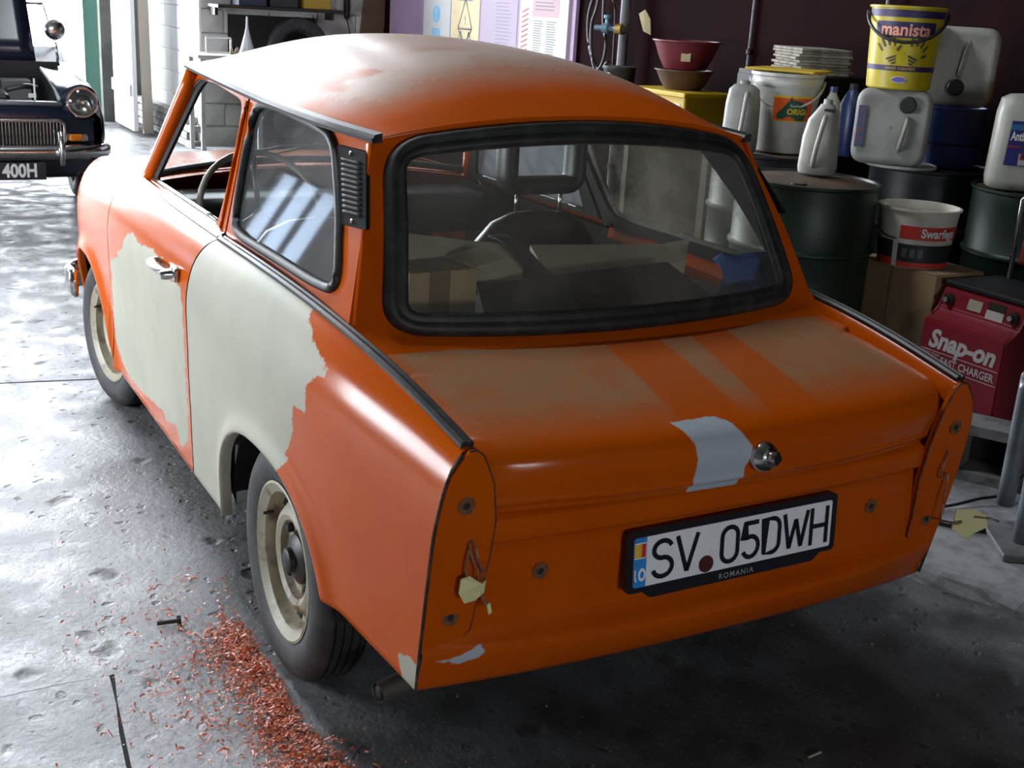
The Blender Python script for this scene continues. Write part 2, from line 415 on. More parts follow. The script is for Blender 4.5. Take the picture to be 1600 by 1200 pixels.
car = empty('car', (0, 0, 0), label='orange two-door saloon with pale filler patches and its tail lights removed', cat='car')
def nose(x, y, z):
    if x <= 2.3: return x, y, z
    a = min(1., (x-2.3)/.36); th = math.asin(min(1., a)) ; w = 1-cos(th)
    return 2.3+.36*a, y-.20*w, z-(.12*w if z > .5 else .12*w*max(0, (z-.2)/.3))
for sg in (1, -1):
    L = sg > 0
    rq = lambda x, z: .42*max(0., 1-abs(arch_q(x, z)-1)/.035)*(1 if z > .46 or z < .30 else .4)+(.35*max(0., 1-abs(x-tail_x(z))/.012))
    o = side_panel('rear_quarter_panel', tail_x, lambda z: interp(z, DOOR_R)-.005, arch_us(-.69, .70, 0, (44, 56, 30)) if L else arch_us(-.69, .70, 0, (14, 30, 8)), sg, car, (P_QUART, P_CORNER) if L else (), rust=rq)
    if L: o['label'] = 'rear quarter panel half covered in pale filler'
    dr = side_panel('door', lambda z: interp(z, DOOR_R)+.004, lambda z: interp(z, DOOR_F)-.003, lin(0, 1, 110 if L else 14), sg, car, (P_DOOR,) if L else ())
    if L: dr['label'] = 'door with a large patch of pale filler'
    side_panel('front_fender', lambda z: interp(z, DOOR_F)+.003, lambda z: 2.66, [u for u in arch_us(1.8, 2.66, 1, (2, 34, 8))] , sg, car, nose=nose)
    # sill under the door, kept dark and tucked in
    box('sill', (1.28, sg*.625, .215), (1.06, .05, .05), STEELD, car)
    # inner skin behind the panel gaps
    P = [[(x, sg*(side_y(x, z)-.045), z) for z in (.86, .7, .5, .3, .23)] for x in lin(.44, 1.8, 14)]
    grid('inner_side_panel', P, DARK, car)
    # greenhouse side: pillars round the quarter window, then the door's window frame
    def GP(a, b, d=0., sg=sg): return V((a, sg*(.602-(b-.88)*.32-d), b))
    Z_D = [(-.06, 1.236), (.3, 1.243), (.6, 1.251), (1.04, 1.272), (1.36, 1.284), (1.5, 1.284)]
    def dripz(x): return interp(x, Z_D)
    top = [(x, dripz(x)+.004) for x in lin(-.045, .85, 8)]
    low = [(x, sinterp(x, ZB)-.012) for x in lin(.695, -.10, 8)]
    QW = [(.764, 1.205), (.719, 1.236), (.582, 1.240), (.291, 1.228), (.186, 1.217), (.129, 1.19), (.001, 1.076), (-.084, .971), (-.095, .938), (-.065, .918), (.031, .912), (.553, .908), (.640, .917), (.672, .961), (.731, 1.085)]
    QW = rpoly(QW, .05, 3)
    plate('side_pillar_panel', top+[(.80, 1.165), (.70, .90)]+low+[(-.22, .84)], [QW], GP, PAINT, car, .007)
    plate('interior_trim', [(a+.035*(a < .05), b-.012) for a, b in top]+[(.80, 1.165), (.70, .90)]+low+[(-.12, .87)], [inset(QW, .003)], lambda a, b, d: GP(a, b, .009+d), DARK, car, .008)
    rim = [GP(a, b, -.004) for a, b in inset(QW, .006)]
    tube('quarter_window_seal', rim, .0105, RUBBER, car, 8, closed=True)
    plate('quarter_window', QW, [], lambda a, b, d: GP(a, b, .004+d), GLASS_SIDE if L else GLASS_DUSTY, car, 0)
    DW = rpoly([(1.43, 1.215), (1.38, 1.245), (1.183, 1.244), (.93, 1.227), (.888, 1.215), (.861, 1.17), (.808, 1.006), (.795, .90), (1.62, .905), (1.535, 1.046)], .03, 3)
    plate('window_frame', [(.712, .893), (.806, 1.165), (.858, 1.245), (1.1, 1.275), (1.40, 1.284), (1.49, 1.262), (1.67, .893)], [DW], GP, PAINT, dr, .008)
    plate('frame_lining', [(.712, .893), (.806, 1.165), (.858, 1.245), (1.1, 1.275), (1.40, 1.284), (1.49, 1.262), (1.67, .893)], [[(a-(.055 if a > 1.35 else 0), b) for a, b in inset(DW, .003)]], lambda a, b, d: GP(a, b, .010+d), DARK, dr, .010)
    tube('window_channel', [GP(a, b, .010) for a, b in inset(DW, .002)], .006, RUBBER, dr, 6, closed=True)
    # raised bead round the pillar post, as pressed in the metal
    tube('pillar_bead', [GP(.842, 1.225, -.001), GP(.835, 1.19, -.003), GP(.80, 1.07, -.003), GP(.752, .90, -.001)], .006, PAINT, car, 6, n=4)
    if not L:                                                        # the far door window is covered with crumpled polythene
        sheet = rpoly([(1.47, 1.24), (1.2, 1.272), (.85, 1.235), (.77, .895), (1.66, .895)], .02, 2)
        fine_plate('polythene_sheet', sheet, .022, lambda a, b: GP(a, b, -.006-.012*abs(sin(a*31+sin(b*23)*1.4)*cos(b*27+1.7*sin(a*17)))), POLY, dr)['label'] = 'crumpled translucent polythene over the far door window'
    # door skin ledge below the window, its scraper strip, belt trim on door and quarter
    P = [[V((x, sg*(sinterp(x, YB)+.002), sinterp(x, ZB)-.001)), V((x, sg*(.600), .897)), V((x, sg*.585, .907))] for x in lin(.71, 1.66, 10)]
    grid('window_ledge', P, PAINT, dr)
    tube('scraper_strip', [(x, sg*.583, .909) for x in lin(.80, 1.62, 6)], .006, CHROME, dr, 6)
    belt = [(x, sg*(sinterp(x, YB)+.001), sinterp(x, ZB)+.001) for x in lin(-.722, .655, 26)]
    shp = [(-.013, -.004), (-.013, .005), (-.007, .009), (-.003, .0045), (.001, .009), (.007, .009), (.012, .004), (.012, -.004)]
    tube('belt_trim', belt, 0, TRIMB, car, shape=shp, up=(0, 0, 1), smooth=False)
    tube('belt_trim', [(x, sg*(sinterp(x, YB)+.001), sinterp(x, ZB)+.001) for x in lin(.672, 1.70, 16)], 0, CHROME if L else TRIMB, dr, shape=[(a*.7, b*.8) for a, b in shp], up=(0, 0, 1), smooth=False)
    # fin inner wall between trim and boot lid, and the greenhouse foot
    P = [[V((x, sg*(sinterp(x, YB)), sinterp(x, ZB)-.001)), V((x, sg*(sinterp(x, YB)-.016), sinterp(x, ZB)-.004)), V((x, sg*(sinterp(x, YB)-.022), sinterp(x, ZB)-.05))] for x in lin(-.728, .69, 26)]
    grid('fin_inner_wall', P, PAINT, car)
    # air vent in the rear pillar: plate, screws, louvre slats
    VO = [(.123, 1.201), (-.04, 1.207), (-.16, 1.066), (-.023, 1.054)]
    def vq(s, t):
        a = V(VO[0]).lerp(V(VO[1]), s); b = V(VO[3]).lerp(V(VO[2]), s); return a.lerp(b, t)
    vp = plate('air_vent', rpoly(VO, .008, 3), [], lambda a, b, d: GP(a, b, -.009+d), VENTM, car, .009)
    for i in range(11):
        t = .17+i*.066
        pts = [vq(s, t) for s in (.17, .30, .70, .83)]
        tube('louvre_slat', [GP(p.x, p.y, -.009) for p in pts], .0042, pbr('vent_slat', (.035, .035, .032), .6, spec=.08), vp, 6)
    for t in (.07, .93):
        p = vq(.48, t); lathe('screw', [(0, .002), (.004, .002), (.005, 0)], CHROME, vp, 8, GP(p.x, p.y, -.010), 'Y')

# door handle (left): chrome paddle with a push button, and the escutcheon
def handle(sg):
    d = [o for o in car.children if o.name.startswith('door')][0 if sg > 0 else 1]
    p = lambda x, z, o: V((x, sg*(side_y(x, z)+o), z))
    tube('door_handle', [p(.80, .772, .004), p(.815, .773, .026), p(.87, .772, .034), p(.95, .770, .030), p(.985, .770, .022), p(.99, .770, .002)], 0, CHROME, d, n=4, shape=[(.016*cos(a), .010*sin(a)) for a in lin(0, 2*pi, 12)[:-1]], up=(0, 0, 1))
    lathe('push_button', [(0, .012), (.011, .010), (.014, 0), (.016, -.02)], CHROME, d, 14, p(.80, .772, .036), 'Y')
    box('handle_escutcheon', p(.80, .772, .006), (.05, .02, .042), CHROME, d, bev=.008)
handle(1); handle(-1)

# roof
XR = lambda v: -.100+.052*abs(v)**2.2
XF = lambda v: 1.375+.12*(1-v*v)
YD = [(-.1, .478), (-.05, .480), (.2, .503), (.7, .515), (1.05, .52), (1.38, .508), (1.5, .49)]
ZC = [(-.10, 1.290), (-.03, 1.327), (.05, 1.358), (.15, 1.383), (.3, 1.402), (.5, 1.413), (.75, 1.418), (1.0, 1.412), (1.2, 1.396), (1.38, 1.362), (1.5, 1.318)]
P, du = [], []
P_REFLECT = [(.80, .39), (.75, .355), (.61, .335), (.47, .345), (.33, .32), (.30, .345), (.36, .385), (.31, .425), (.42, .445), (.60, .43)]  # darker roof patch: a reflection boundary painted through the dust mask
us = [.5-.5*cos(pi*i/40) for i in range(41)]
for u in us:
    row = []
    for j in range(49):
        v = -1+2*j/48; vv = math.copysign(abs(v)**.8, v)
        x = XR(vv)*(1-u)+XF(vv)*u; xc = XR(0)*(1-u)+XF(0)*u
        zd = sinterp(min(max(x, -.05), 1.49), [(-.06, 1.237), (.3, 1.246), (.6, 1.254), (1.04, 1.275), (1.38, 1.288), (1.5, 1.29)])
        zc = sinterp(xc, ZC)
        z = zd+(zc-zd)*(1-abs(vv)**2.3)
        row.append((x, vv*sinterp(x, YD), z))
        e = min(1., max(0., (u-.06)/.16))*min(1., max(0., (1-abs(vv))/.22))
        c = sdist(x, row[-1][1], P_REFLECT)
        du.append(e*1.*(1-.8*min(1., max(0., c/.016+.6))))
    P.append(row)
roof = grid('roof', P, PAINT, car, attrs={'dust': du, 'dust_sheen': [1.]*len(du)})
P2 = [[(x, y*.985, z-.022) for x, y, z in row[::3]] for row in P[1:-1:3]]
grid('headliner', P2, DARK, car)
grid('roof_front_rim', [P[-1], [(x+.012, y, z-.018) for x, y, z in P[-1]], [(x-.01, y*.99, z-.035) for x, y, z in P[-1]]], PAINT, car)
grid('roof_rear_rim', [P[0], [(x-.004, y*1.0, z-.007) for x, y, z in P[0]], [(x+.02, y*.99, z-.014) for x, y, z in P[0]]], PAINT, car)
for sg in (1, -1):
    dl = [V((x, sg*(sinterp(x, YD)+.008), interp(x, Z_D)+.002)) for x in lin(-.055, 1.38, 26)]
    dl += [V((1.425, sg*.492, 1.277)), V((1.45, sg*.478, 1.262))]
    tube('rain_gutter', dl, 0, TRIMB, car, shape=[(-.012, -.011), (.011, -.012), (.014, -.003), (.009, -.001), (.006, .005), (-.012, .009)], up=(0, 0, 1), smooth=False)

# rear window: surround, rubber seal, glass, all on one curved surface
def WS(a, b, o=0.):
    t = b/.45; v = a/.52
    yw = .545+(.470-.545)*t; k = 1-v*v
    xe = -.243+(.198)*t; xc = -.303+.206*t
    ze = .872+.356*t; zc = .856+.421*t
    x = xe+(xc-xe)*k-.014*sin(pi*min(1, max(0, t))); z = ze+(zc-ze)*k
    if t < 0: x += t*.5
    return V((x-o*.86, v*yw, z+o*.5))
def dens(p, n):
    out = []; k = len(p)
    for i in range(k):
        a, b = V(p[i]), V(p[(i+1) % k]); m = max(1, int((b-a).length/n))
        out += [tuple(a.lerp(b, j/m)) for j in range(m)]
    return out
WIN = rpoly([(-.52, 0), (.52, 0), (.52, .45), (-.52, .45)], [.085, .085, .095, .095], 8)
OUT = rpoly([(-.572, -.052), (.572, -.052), (.556, .462), (-.556, .462)], [.03, .03, .05, .05], 8)
n = 6
def dens2(p):
    out = []; k = len(p)
    for i in range(k):
        a, b = V(p[i]), V(p[(i+1) % k]); m = 12 if i % 9 == 8 else 1
        out += [tuple(a.lerp(b, j/m)) for j in range(m)]
    return out
WI, WO = dens2(WIN), dens2(OUT)
for sg in (1, -1):
    P = []
    for t in lin(0, 1, 12):
        x, z = -.20+.150*t, .852+.380*t
        a = V((x, sg*(.602-(z-.88)*.32), z)); b = WS(sg*.556, -.02+.475*t, -.008); m = a.lerp(b, .5)+V((-.004, sg*.003, 0))
        P.append([a+V((.02, -.001*sg, 0)), a, m, b, b+V((.02, -.02*sg, 0))])
    grid('pillar_corner', P, PAINT, car)
ring = []
for f in (0, .25, .5, .75, 1.):
    ring.append([WS(a[0]*(1-f)+b[0]*f, a[1]*(1-f)+b[1]*f, -.006*f) for a, b in zip(WO, WI)])
grid('rear_window_surround', ring, PAINT, car, closed=True)
seal = []
for d, o in ((-.002, -.008), (-.002, .004), (.006, .014), (.016, .015), (.024, .009), (.027, .010), (.036, .013), (.044, .010), (.048, -.004)):
    seal.append([WS(a, b, o) for a, b in inset(WI, d)])
grid('rear_window_seal', seal, RUBBER, car, closed=True)
gi = inset(WI, .044)
cen = (0, .225); rings = []
for f in (1., .85, .7, .55, .4, .25, .1, .02): rings.append([WS(cen[0]+(a-cen[0])*f, cen[1]+(b-cen[1])*f, .000) for a, b in gi])
grid('rear_window', rings, GLASS_REAR, car, closed=True)

# boot lid
def lid_pt(s, v):
    e = abs(v)**2.4; k = 1-e
    w = interp(s, [(0, .584), (.4, .583), (.62, .578), (.70, .568), (.80, .550), (.9, .536), (1., .524)])
    tab = [(0, -.362, .842, -.213, .846), (.10, -.40, .838, -.27, .844), (.40, -.56, .826, -.45, .832), (.65, -.735, .808, -.662, .805),
           (.70, -.762, .802, -.690, .795), (.74, -.780, .790, -.709, .781), (.78, -.790, .772, -.721, .765), (.84, -.793, .742, -.728, .740),
           (.905, -.784, .706, -.722, .704), (.925, -.786, .699, -.723, .697), (.945, -.782, .692, -.720, .690), (.955, -.772, .686, -.714, .685), (.985, -.764, .672, -.708, .672), (1., -.752, .667, -.700, .666)]
    g = [sinterp(s, [(t[0], t[i]) for t in tab]) for i in (1, 2, 3, 4)]
    x = g[2]+(g[0]-g[2])*k; z = g[3]+(g[1]-g[3])*k
    if s > .3: z -= .012*abs(v)**14; x += .012*abs(v)**16
    return V((x, v*w, z))
P, du, pm, ru = [], [], [], []
ss = lin(0, .62, 44)+lin(.625, 1., 60)
vs_ = [math.copysign(1-(1-abs(t))**1.25, t) for t in lin(-1, 1, 130)]
S1 = [(-.28, .062), (-.28, -.082), (-.72, .045), (-.72, .150)]
STR = [[(-.25, .066), (-.25, -.080), (-.80, .022), (-.80, .168)], [(-.25, -.168), (-.25, -.275), (-.80, -.165), (-.80, -.035)]]
PRIM = [(.668, .150), (.745, .152), (.780, .160), (.806, .185), (.815, .19), (.815, .085), (.800, .060), (.76, .026), (.715, .033), (.668, .028)]
for s in ss:
    row = []
    for v in vs_:
        p = lid_pt(s, v); row.append(p)
        edge = max(0., min(1., (p.x+.72+.05*(1-v*v))/.16))*max(0., min(1., (1-abs(v))/.10))
        st = max(sdist(p.x, p.y, q) for q in STR)
        du.append(edge*(1-.8*max(0., min(1., st/.012+.5))))
        q = (p.x+.77)*-1
        zz = p.z if p.x < -.74 else p.z
        # unrolled height: top surface continues past the crease
        h = p.z if s > .74 else .790+(p.x+.780)*.55
        pm.append(sdist(h, p.y, PRIM)); ru.append(.25 if abs(v) > .985 else 0.)
    P.append(row)
lid = grid('boot_lid', P, PAINT, car, attrs={'dust': du, 'prim': pm, 'rust': ru}, thick=.006)
lk = lathe('boot_lock', [(.030, -.004), (.030, .004), (.024, .016), (.019, .019), (.0185, .020), (.013, .022), (.013, .036), (.009, .040), (0, .040)], CHROME, car, 22, (-.796, .0, .737), 'X')
lk.rotation_euler = (0, R(-12), pi)

# rear panel with its recess and the rolled valance
PAN = [(.69, -.695, -.650), (.6615, -.700, -.655), (.6585, -.736, -.692), (.645, -.737, -.695), (.616, -.735, -.695), (.6095, -.732, -.694), (.6045, -.700, -.680), (.57, -.699, -.688), (.50, -.698, -.686), (.440, -.695, -.679), (.428, -.696, -.677),
       (.410, -.722, -.681), (.400, -.735, -.683), (.391, -.739, -.682), (.381, -.737, -.679), (.36, -.728, -.671), (.325, -.708, -.659), (.309, -.690, -.654), (.304, -.675, -.648), (.306, -.62, -.60)]
P, ru, pm = [], [], []
SCUFF = [(.615, .382), (.585, .384), (.56, .398), (.525, .412), (.522, .385), (.56, .368), (.60, .362), (.625, .368)]
for z, c, e in PAN:
    row = []
    for j in range(101):
        v = -1+2*j/100; w = side_y(tail_x(max(z, .31)), max(z, .31))-.004
        k = 1-abs(v)**2.6
        x = e+(c-e)*k
        if abs(v) > .86: x = max(x, tail_x(max(.31, z))-.004) if z > .44 else x
        row.append((x, v*w, z)); y = v*w
        r = 0.
        if abs(v) > .84: r = .34
        if z < .310: r = .40
        ru.append(r+.60*math.exp(-((abs(y)-.515)/.022)**2-((z-.345)/.018)**2)); pm.append(sdist(y, z, SCUFF))
    P.append(row)
grid('rear_panel', P, PAINT, car, attrs={'rust': ru, 'prim': pm})
# tail-light panels left bare
for sg in (1, -1):
    out = [(side_y(tail_x(z), z)-.002, z) for z in lin(.400, .76, 12)]
    out += [(.603, .790), (.592, .803), (.578, .803), (.565, .793), (.553, .768), (.540, .735), (.528, .66), (.530, .58), (.545, .48), (.548, .435), (.565, .415), (.60, .403)]
    pl = plate('tail_light_panel', out, [], lambda a, b, d, sg=sg: V((tail_x(b)-.010+d, sg*a, b)), PAINT, car, .014)
    pl.data.attributes.new('rust', 'FLOAT', 'POINT').data.foreach_set('value', [.24]*len(pl.data.vertices))
    tube('panel_seam', [V((tail_x(z)-.005, sg*(side_y(tail_x(z), z)), z)) for z in lin(.315, .77, 22)]+[V((tail_x(.8)-.004, sg*.603, .797))], .0032, pbr('rusty_seam', (.03, .02, .013), .8, col2=(.10, .055, .03), scale=40), car, 6)
    tube('panel_seam', [V((tail_x(b)-.0085, sg*a, b)) for a, b in out[14:]], .0022, pbr('rusty_seam', (.03, .02, .013), .8), car, 5)
    for y, z in ((.590, .702), (.592, .471)):
        lathe('bolt_hole', [(0, .002), (.0065, .002), (.0075, 0)], DARK, pl, 10, (tail_x(z)-.010, sg*y, z), 'X', a0=0).rotation_euler = (0, 0, pi)
        ringm = pbr('rust_ring', (.20, .065, .02), .8, col2=(.10, .05, .025), scale=60)
        lathe('rust_ring', [(.006, .0008), (.017, .0003)], ringm, pl, 14, (tail_x(z)-.0104, sg*y, z), 'X').rotation_euler = (0, 0, pi)
    lathe('panel_hole', [(0, .002), (.006, .002), (.008, 0)], DARK, car, 10, (-.6965, sg*.412, .53), 'X').rotation_euler = (0, 0, pi)
    lathe('rust_ring', [(.006, .0008), (.017, .0003)], ringm, car, 14, (-.6970, sg*.412, .53), 'X').rotation_euler = (0, 0, pi)
    # loose wires of the missing lamp, ends wrapped in masking tape
    x0 = tail_x(.6)-.010
    WIRE = pbr('old_wire', (.20, .10, .07), .6, col2=(.35, .28, .2), scale=30); TAPE = pbr('masking_tape', (.72, .67, .34), .8)
    if sg > 0:
        lathe('wire_hole', [(0, .002), (.006, .002), (.009, 0)], DARK, car, 10, (x0, .576, .632), 'X').rotation_euler = (0, 0, pi)
        tube('lamp_wire', [(x0+.01, .576, .632), (x0-.012, .578, .62), (x0-.012, .582, .585), (x0-.012, .580, .552)], .0022, WIRE, car, 5, n=5)
        tube('lamp_wire', [(x0+.01, .574, .633), (x0-.016, .570, .625), (x0-.018, .560, .59), (x0-.016, .552, .575), (x0-.014, .546, .566), (x0-.012, .552, .553)], .002, WIRE, car, 5, n=5)
        tube('lamp_wire', [(x0+.01, .575, .631), (x0-.014, .572, .60), (x0-.018, .562, .575), (x0-.014, .560, .552)], .002, WIRE, car, 5, n=5)
        tube('lamp_wire', [(x0-.012, .552, .528), (x0-.016, .542, .508), (x0-.014, .533, .492)], .0025, WIRE, car, 5, n=4)
        plate('masking_tape', [(.530, .488), (.534, .508), (.541, .505), (.536, .484)], [], lambda a, b, d: V((x0-.018+d, a, b)), TAPE, car, .002)
        plate('masking_tape', [(.592, .562), (.576, .566), (.556, .552), (.548, .557), (.545, .528), (.566, .520), (.588, .519), (.595, .535)], [], lambda a, b, d: V((x0-.018+d-.006*sin(a*90+b*60), a, b)), TAPE, car, .003)
    else:
        tube('lamp_wire', [(x0+.01, -.59, .655), (x0-.012, -.585, .64), (x0-.012, -.575, .60), (x0-.012, -.583, .58), (x0-.010, -.60, .59), (x0-.012, -.598, .54), (x0-.01, -.602, .48)], .0022, WIRE, car, 5, n=5)
        tube('lamp_wire', [(x0-.008, -.602, .475), (x0-.03, -.63, .473), (x0-.02, -.66, .470)], .0022, WIRE, car, 5, n=5)
        plate('masking_tape', [(-.645, .500), (-.70, .492), (-.735, .475), (-.745, .445), (-.715, .432), (-.70, .415), (-.675, .43), (-.64, .45)], [], lambda a, b, d: V((x0-.02+d-.006*sin(a*90), a, b)), TAPE, car, .003)
        tube('lamp_wire', [(x0-.02, -.70, .475), (x0-.02, -.755, .462), (x0-.02, -.785, .450)], .003, WIRE, car, 5, n=3)

# bonnet, cowl, windscreen, front end
P = [[(x, v*(sinterp(x, YB)-.01-.10*w), sinterp(x, ZB)-.012+.035*(1-v*v)-.14*w) for v in lin(-1, 1, 16)] for x, w in [(1.76, 0), (1.95, 0), (2.15, 0), (2.3, 0), (2.40, .03), (2.5, .12), (2.58, .3), (2.64, .6), (2.67, 1.)]]
grid('bonnet', P, PAINT, car)
P = [[(1.70+.10*(1-v*v)-q*.16, v*.585, .885+q*.012+.03*(1-v*v)) for v in lin(-1, 1, 16)] for q in (-.6, 0., .5)]
grid('cowl', P, PAINT, car)
P = [[(2.665-.02*abs(v)**3, v*.52, z) for v in lin(-1, 1, 12)] for z in (.76, .6, .45, .30)]
grid('front_grille_panel', P, PAINT, car)
def WSC(a, b, o=0):                                                  # windscreen surface, a -1..1, b 0..1
    return V((1.635+.13*(1-a*a)*(1-.2*b)-.215*b+o, a*(.585-.10*b), .905+.03*(1-a*a)+(.362+.02*(1-a*a))*b))
grid('windscreen', [[WSC(a, b) for a in lin(-.95, .95, 12)] for b in lin(.03, .97, 5)], GLASS, car)
for sg in (1, -1): tube('windscreen_pillar', [WSC(sg*1.0, b) for b in lin(-.04, 1.02, 6)], .026, PAINT, car, 8)
tube('windscreen_seal', [WSC(a, .02) for a in lin(-1, 1, 12)], .014, RUBBER, car, 6)
tube('windscreen_seal', [WSC(a, .975) for a in lin(-1, 1, 12)], .014, RUBBER, car, 6)
for sg in (1, -1):
    w = tube('wiper_arm', [(1.79, sg*.05+.2, .95), (1.77, sg*.05+.05, .985), (1.76, sg*.05-.12, .99)], .005, TRIMB, car, 6)
# front bumper wrapping the corner
bs = [(-.018, -.055), (-.004, -.06), (.012, -.045), (.016, 0), (.012, .045), (-.004, .06), (-.018, .05)]
bp_ = [(2.56, .70, .345), (2.66, .705, .345), (2.735, .67, .345), (2.775, .58, .345), (2.79, .3, .345), (2.79, 0, .345)]
tube('front_bumper', bp_+[(x, -y, z) for x, y, z in bp_[-2::-1]], 0, CHROME, car, shape=bs, up=(0, 0, 1), n=4)
for sg in (1, -1): box('bumper_bracket', (2.62, sg*.58, .33), (.16, .03, .05), pbr('cream_steel', (.38, .36, .29), .6), car)

# underside
box('floor_pan', (1.05, 0, .27), (3.0, 1.04, .05), DARK, car, bev=.01)
box('rear_bulkhead', (-.35, 0, .50), (.5, 1.04, .36), DARK, car, bev=.02)
box('engine_bay', (2.15, 0, .5), (.9, .9, .4), DARK, car, bev=.02)
for c in (.065, 2.16):
    for sg in (1, -1):
        P = [[(c+.375*sin(a), sg*y, .25+.335*cos(a)) for y in (.50, .66)] for a in lin(-1.5, 1.5, 14)]
        grid('wheel_arch_liner', P, DARK, car)
        grid('wheel_arch_wall', [[(c+.39*sin(a), sg*.50, .25+.345*cos(a)), (c, sg*.50, .26)] for a in lin(-1.6, 1.6, 14)], DARK, car)
ex = tube('exhaust_pipe', [(-.30, .10, .21), (-.38, .30, .21), (-.44, .50, .205), (-.475, .635, .20)], .021, pbr('sooty_pipe', (.16, .15, .125), .5, .5, col2=(.07, .06, .05), scale=12), car, 14, n=5, cap=False)
tube('pipe_bore', [(-.45, .54, .203), (-.4735, .630, .2002)], .017, DARK, ex, 12, n=3)

# wheels
TYRE = pbr('tyre_rubber', (.018, .018, .019), .62, col2=(.038, .035, .032), scale=14, bump=.15, bscale=50)
RIMM = pbr('rusty_cream_rim', (.36, .33, .24), .5, col2=(.12, .07, .032), scale=16, amt=(.48, .72), bump=.15, bscale=40)
def wheel(x, y, sg, parent, steer=0., rz=None):
    w = empty('wheel', (x, y, .278), 0); w.parent = parent
    w.rotation_euler = (0, 0, R(steer)+(0 if sg > 0 else pi))
    pr = [(.182, .052), (.196, .060), (.225, .067), (.250, .064), (.264, .055), (.273, .045), (.276, .040)]
    for g in (.030, .010, -.010, -.030):
        pr += [(.278, g+.007), (.278, g+.003), (.271, g+.002), (.271, g-.002), (.278, g-.003)]
    pr += [(.276, -.040), (.264, -.055), (.225, -.067), (.182, -.055)]
    t = lathe('tyre', pr, TYRE, w, 64, axis='Y', ang=50)
    r = lathe('rim', [(.170, -.055), (.186, -.054), (.165, -.03), (.162, .025), (.176, .048), (.184, .054), (.187, .058), (.181, .060), (.172, .053), (.160, .046), (.157, .030), (.150, .014), (.138, .012), (.128, .022), (.118, .033), (.105, .036), (.092, .030), (.084, .014), (.066, .012), (.062, .006), (0, .004)], RIMM, w, 48, axis='Y', ang=35)
    lathe('hub', [(.060, .008), (.058, .022), (.045, .030), (.030, .034), (.028, .046), (.020, .050), (0, .050)], STEELD, w, 24, axis='Y')
    for k in range(4):
        a = pi/4+k*pi/2
        lathe('wheel_bolt', [(.012, .010), (.012, .022), (.008, .026), (0, .026)], STEELD, w, 6, (.079*cos(a), 0, .079*sin(a)), 'Y', smooth=False)
    for k in range(8):
        a = k*pi/4; bm = bmesh.new(); add_box(bm, (0, 0, 0), (.030, .004, .013), rotm('Y', -math.degrees(a)+90), .004)
        from_bm('vent_slot', bm, DARK, w, loc=(.144*cos(a), .0135, .144*sin(a)))
    v = lathe('valve', [(.004, 0), (.004, .025), (0, .027)], RUBBER, w, 8, (.155*cos(.4), .03, .155*sin(.4)), 'Y')
    return w
wheel(0, .618, 1, car); wheel(0, -.618, -1, car); wheel(2.05, .612, 1, car, 9); wheel(2.05, -.612, -1, car, 9)

# number plate in its holder
NP = empty('number_plate', (-.716, -.022, .5245)); NP.parent = car
NP.rotation_euler = (R(-.5), R(4), 0)
def npf(x): return lambda a, b, d=0: V((-x+d, -a, b))                 # a to the right, b up, x proud of the panel
WHITE = pbr('plate_white', (.90, .91, .92), .35, col2=(.85, .86, .87), scale=30); BLACK = pbr('plate_black', (.008, .008, .012), .4)
BLUE = pbr('plate_blue', (.03, .27, .70), .4)
def rrect(x0, y0, x1, y1, r, n=4): return rpoly([(x0, y0), (x1, y0), (x1, y1), (x0, y1)], r, n)
hold = plate('plate_holder', rrect(-.262, -.062, .262, .064, .012), [], npf(.010), pbr('holder_black', (.012, .012, .018), .35), NP, .012)
plate('holder_lip', rpoly([(-.225, -.062), (-.205, -.078), (.205, -.078), (.225, -.062)], .006), [], npf(.009), pbr('holder_black', (.012, .012, .018), .35), NP, .009)
plate('plate_sheet', rrect(-.247, -.0505, .247, .0505, .006), [], npf(.0115), WHITE, NP, .003)
plate('country_band', rpoly([(-.247, -.0505), (-.219, -.0505), (-.219, .0505), (-.247, .0505)], [.006, .0005, .0005, .006]), [], npf(.0122), BLUE, NP, .001)
plate('flag_border', [(-.247, .0085), (-.2205, .0085), (-.2205, .0405), (-.247, .0405)], [], npf(.0127), WHITE, NP, .0005)
for i, (x0, x1, c) in enumerate(((-.247, -.2365, (.80, .52, .08)), (-.2365, -.2305, (.85, .40, .04)), (-.2305, -.2215, (.65, .03, .02)))):
    plate('flag_stripe', [(x0, .0105), (x1, .0105), (x1, .0385), (x0, .0385)], [], npf(.0130), pbr('flag_%d' % i, c, .5), NP, .0003)
text_mesh('letter', 'O', .034, WHITE, NP, lambda a, b: npf(.0130)(-.2285+a, -.026+b), sx=.62, bold=.0016)
text_mesh('letter', 'R', .034, WHITE, NP, lambda a, b: npf(.0130)(max(-.2468, -.2455+a), -.026+b), sx=.42, bold=.0014)
def stroke(name, pts, w=.0095, closed=False):
    """flat stroke letter in plate coordinates"""
    k = len(pts); l, r = [], []
    for i in range(k):
        if closed: t = V(pts[(i+1) % k])-V(pts[i-1])
        else: t = V(pts[min(i+1, k-1)])-V(pts[max(0, i-1)])
        t.normalize(); nn = V((-t.y, t.x))
        c = 1.
        if 0 < i < k-1 or closed:
            e = (V(pts[(i+1) % k])-V(pts[i])).normalized(); c = 1/max(.45, abs(e.dot(t)))
        l.append(V(pts[i])+nn*w/2*c); r.append(V(pts[i])-nn*w/2*c)
    vs = [npf(.0130)(p.x, p.y) for p in l+r]; fs = [(i, (i+1) % k, k+(i+1) % k, k+i) for i in range(k if closed else k-1)]
    return vs, fs
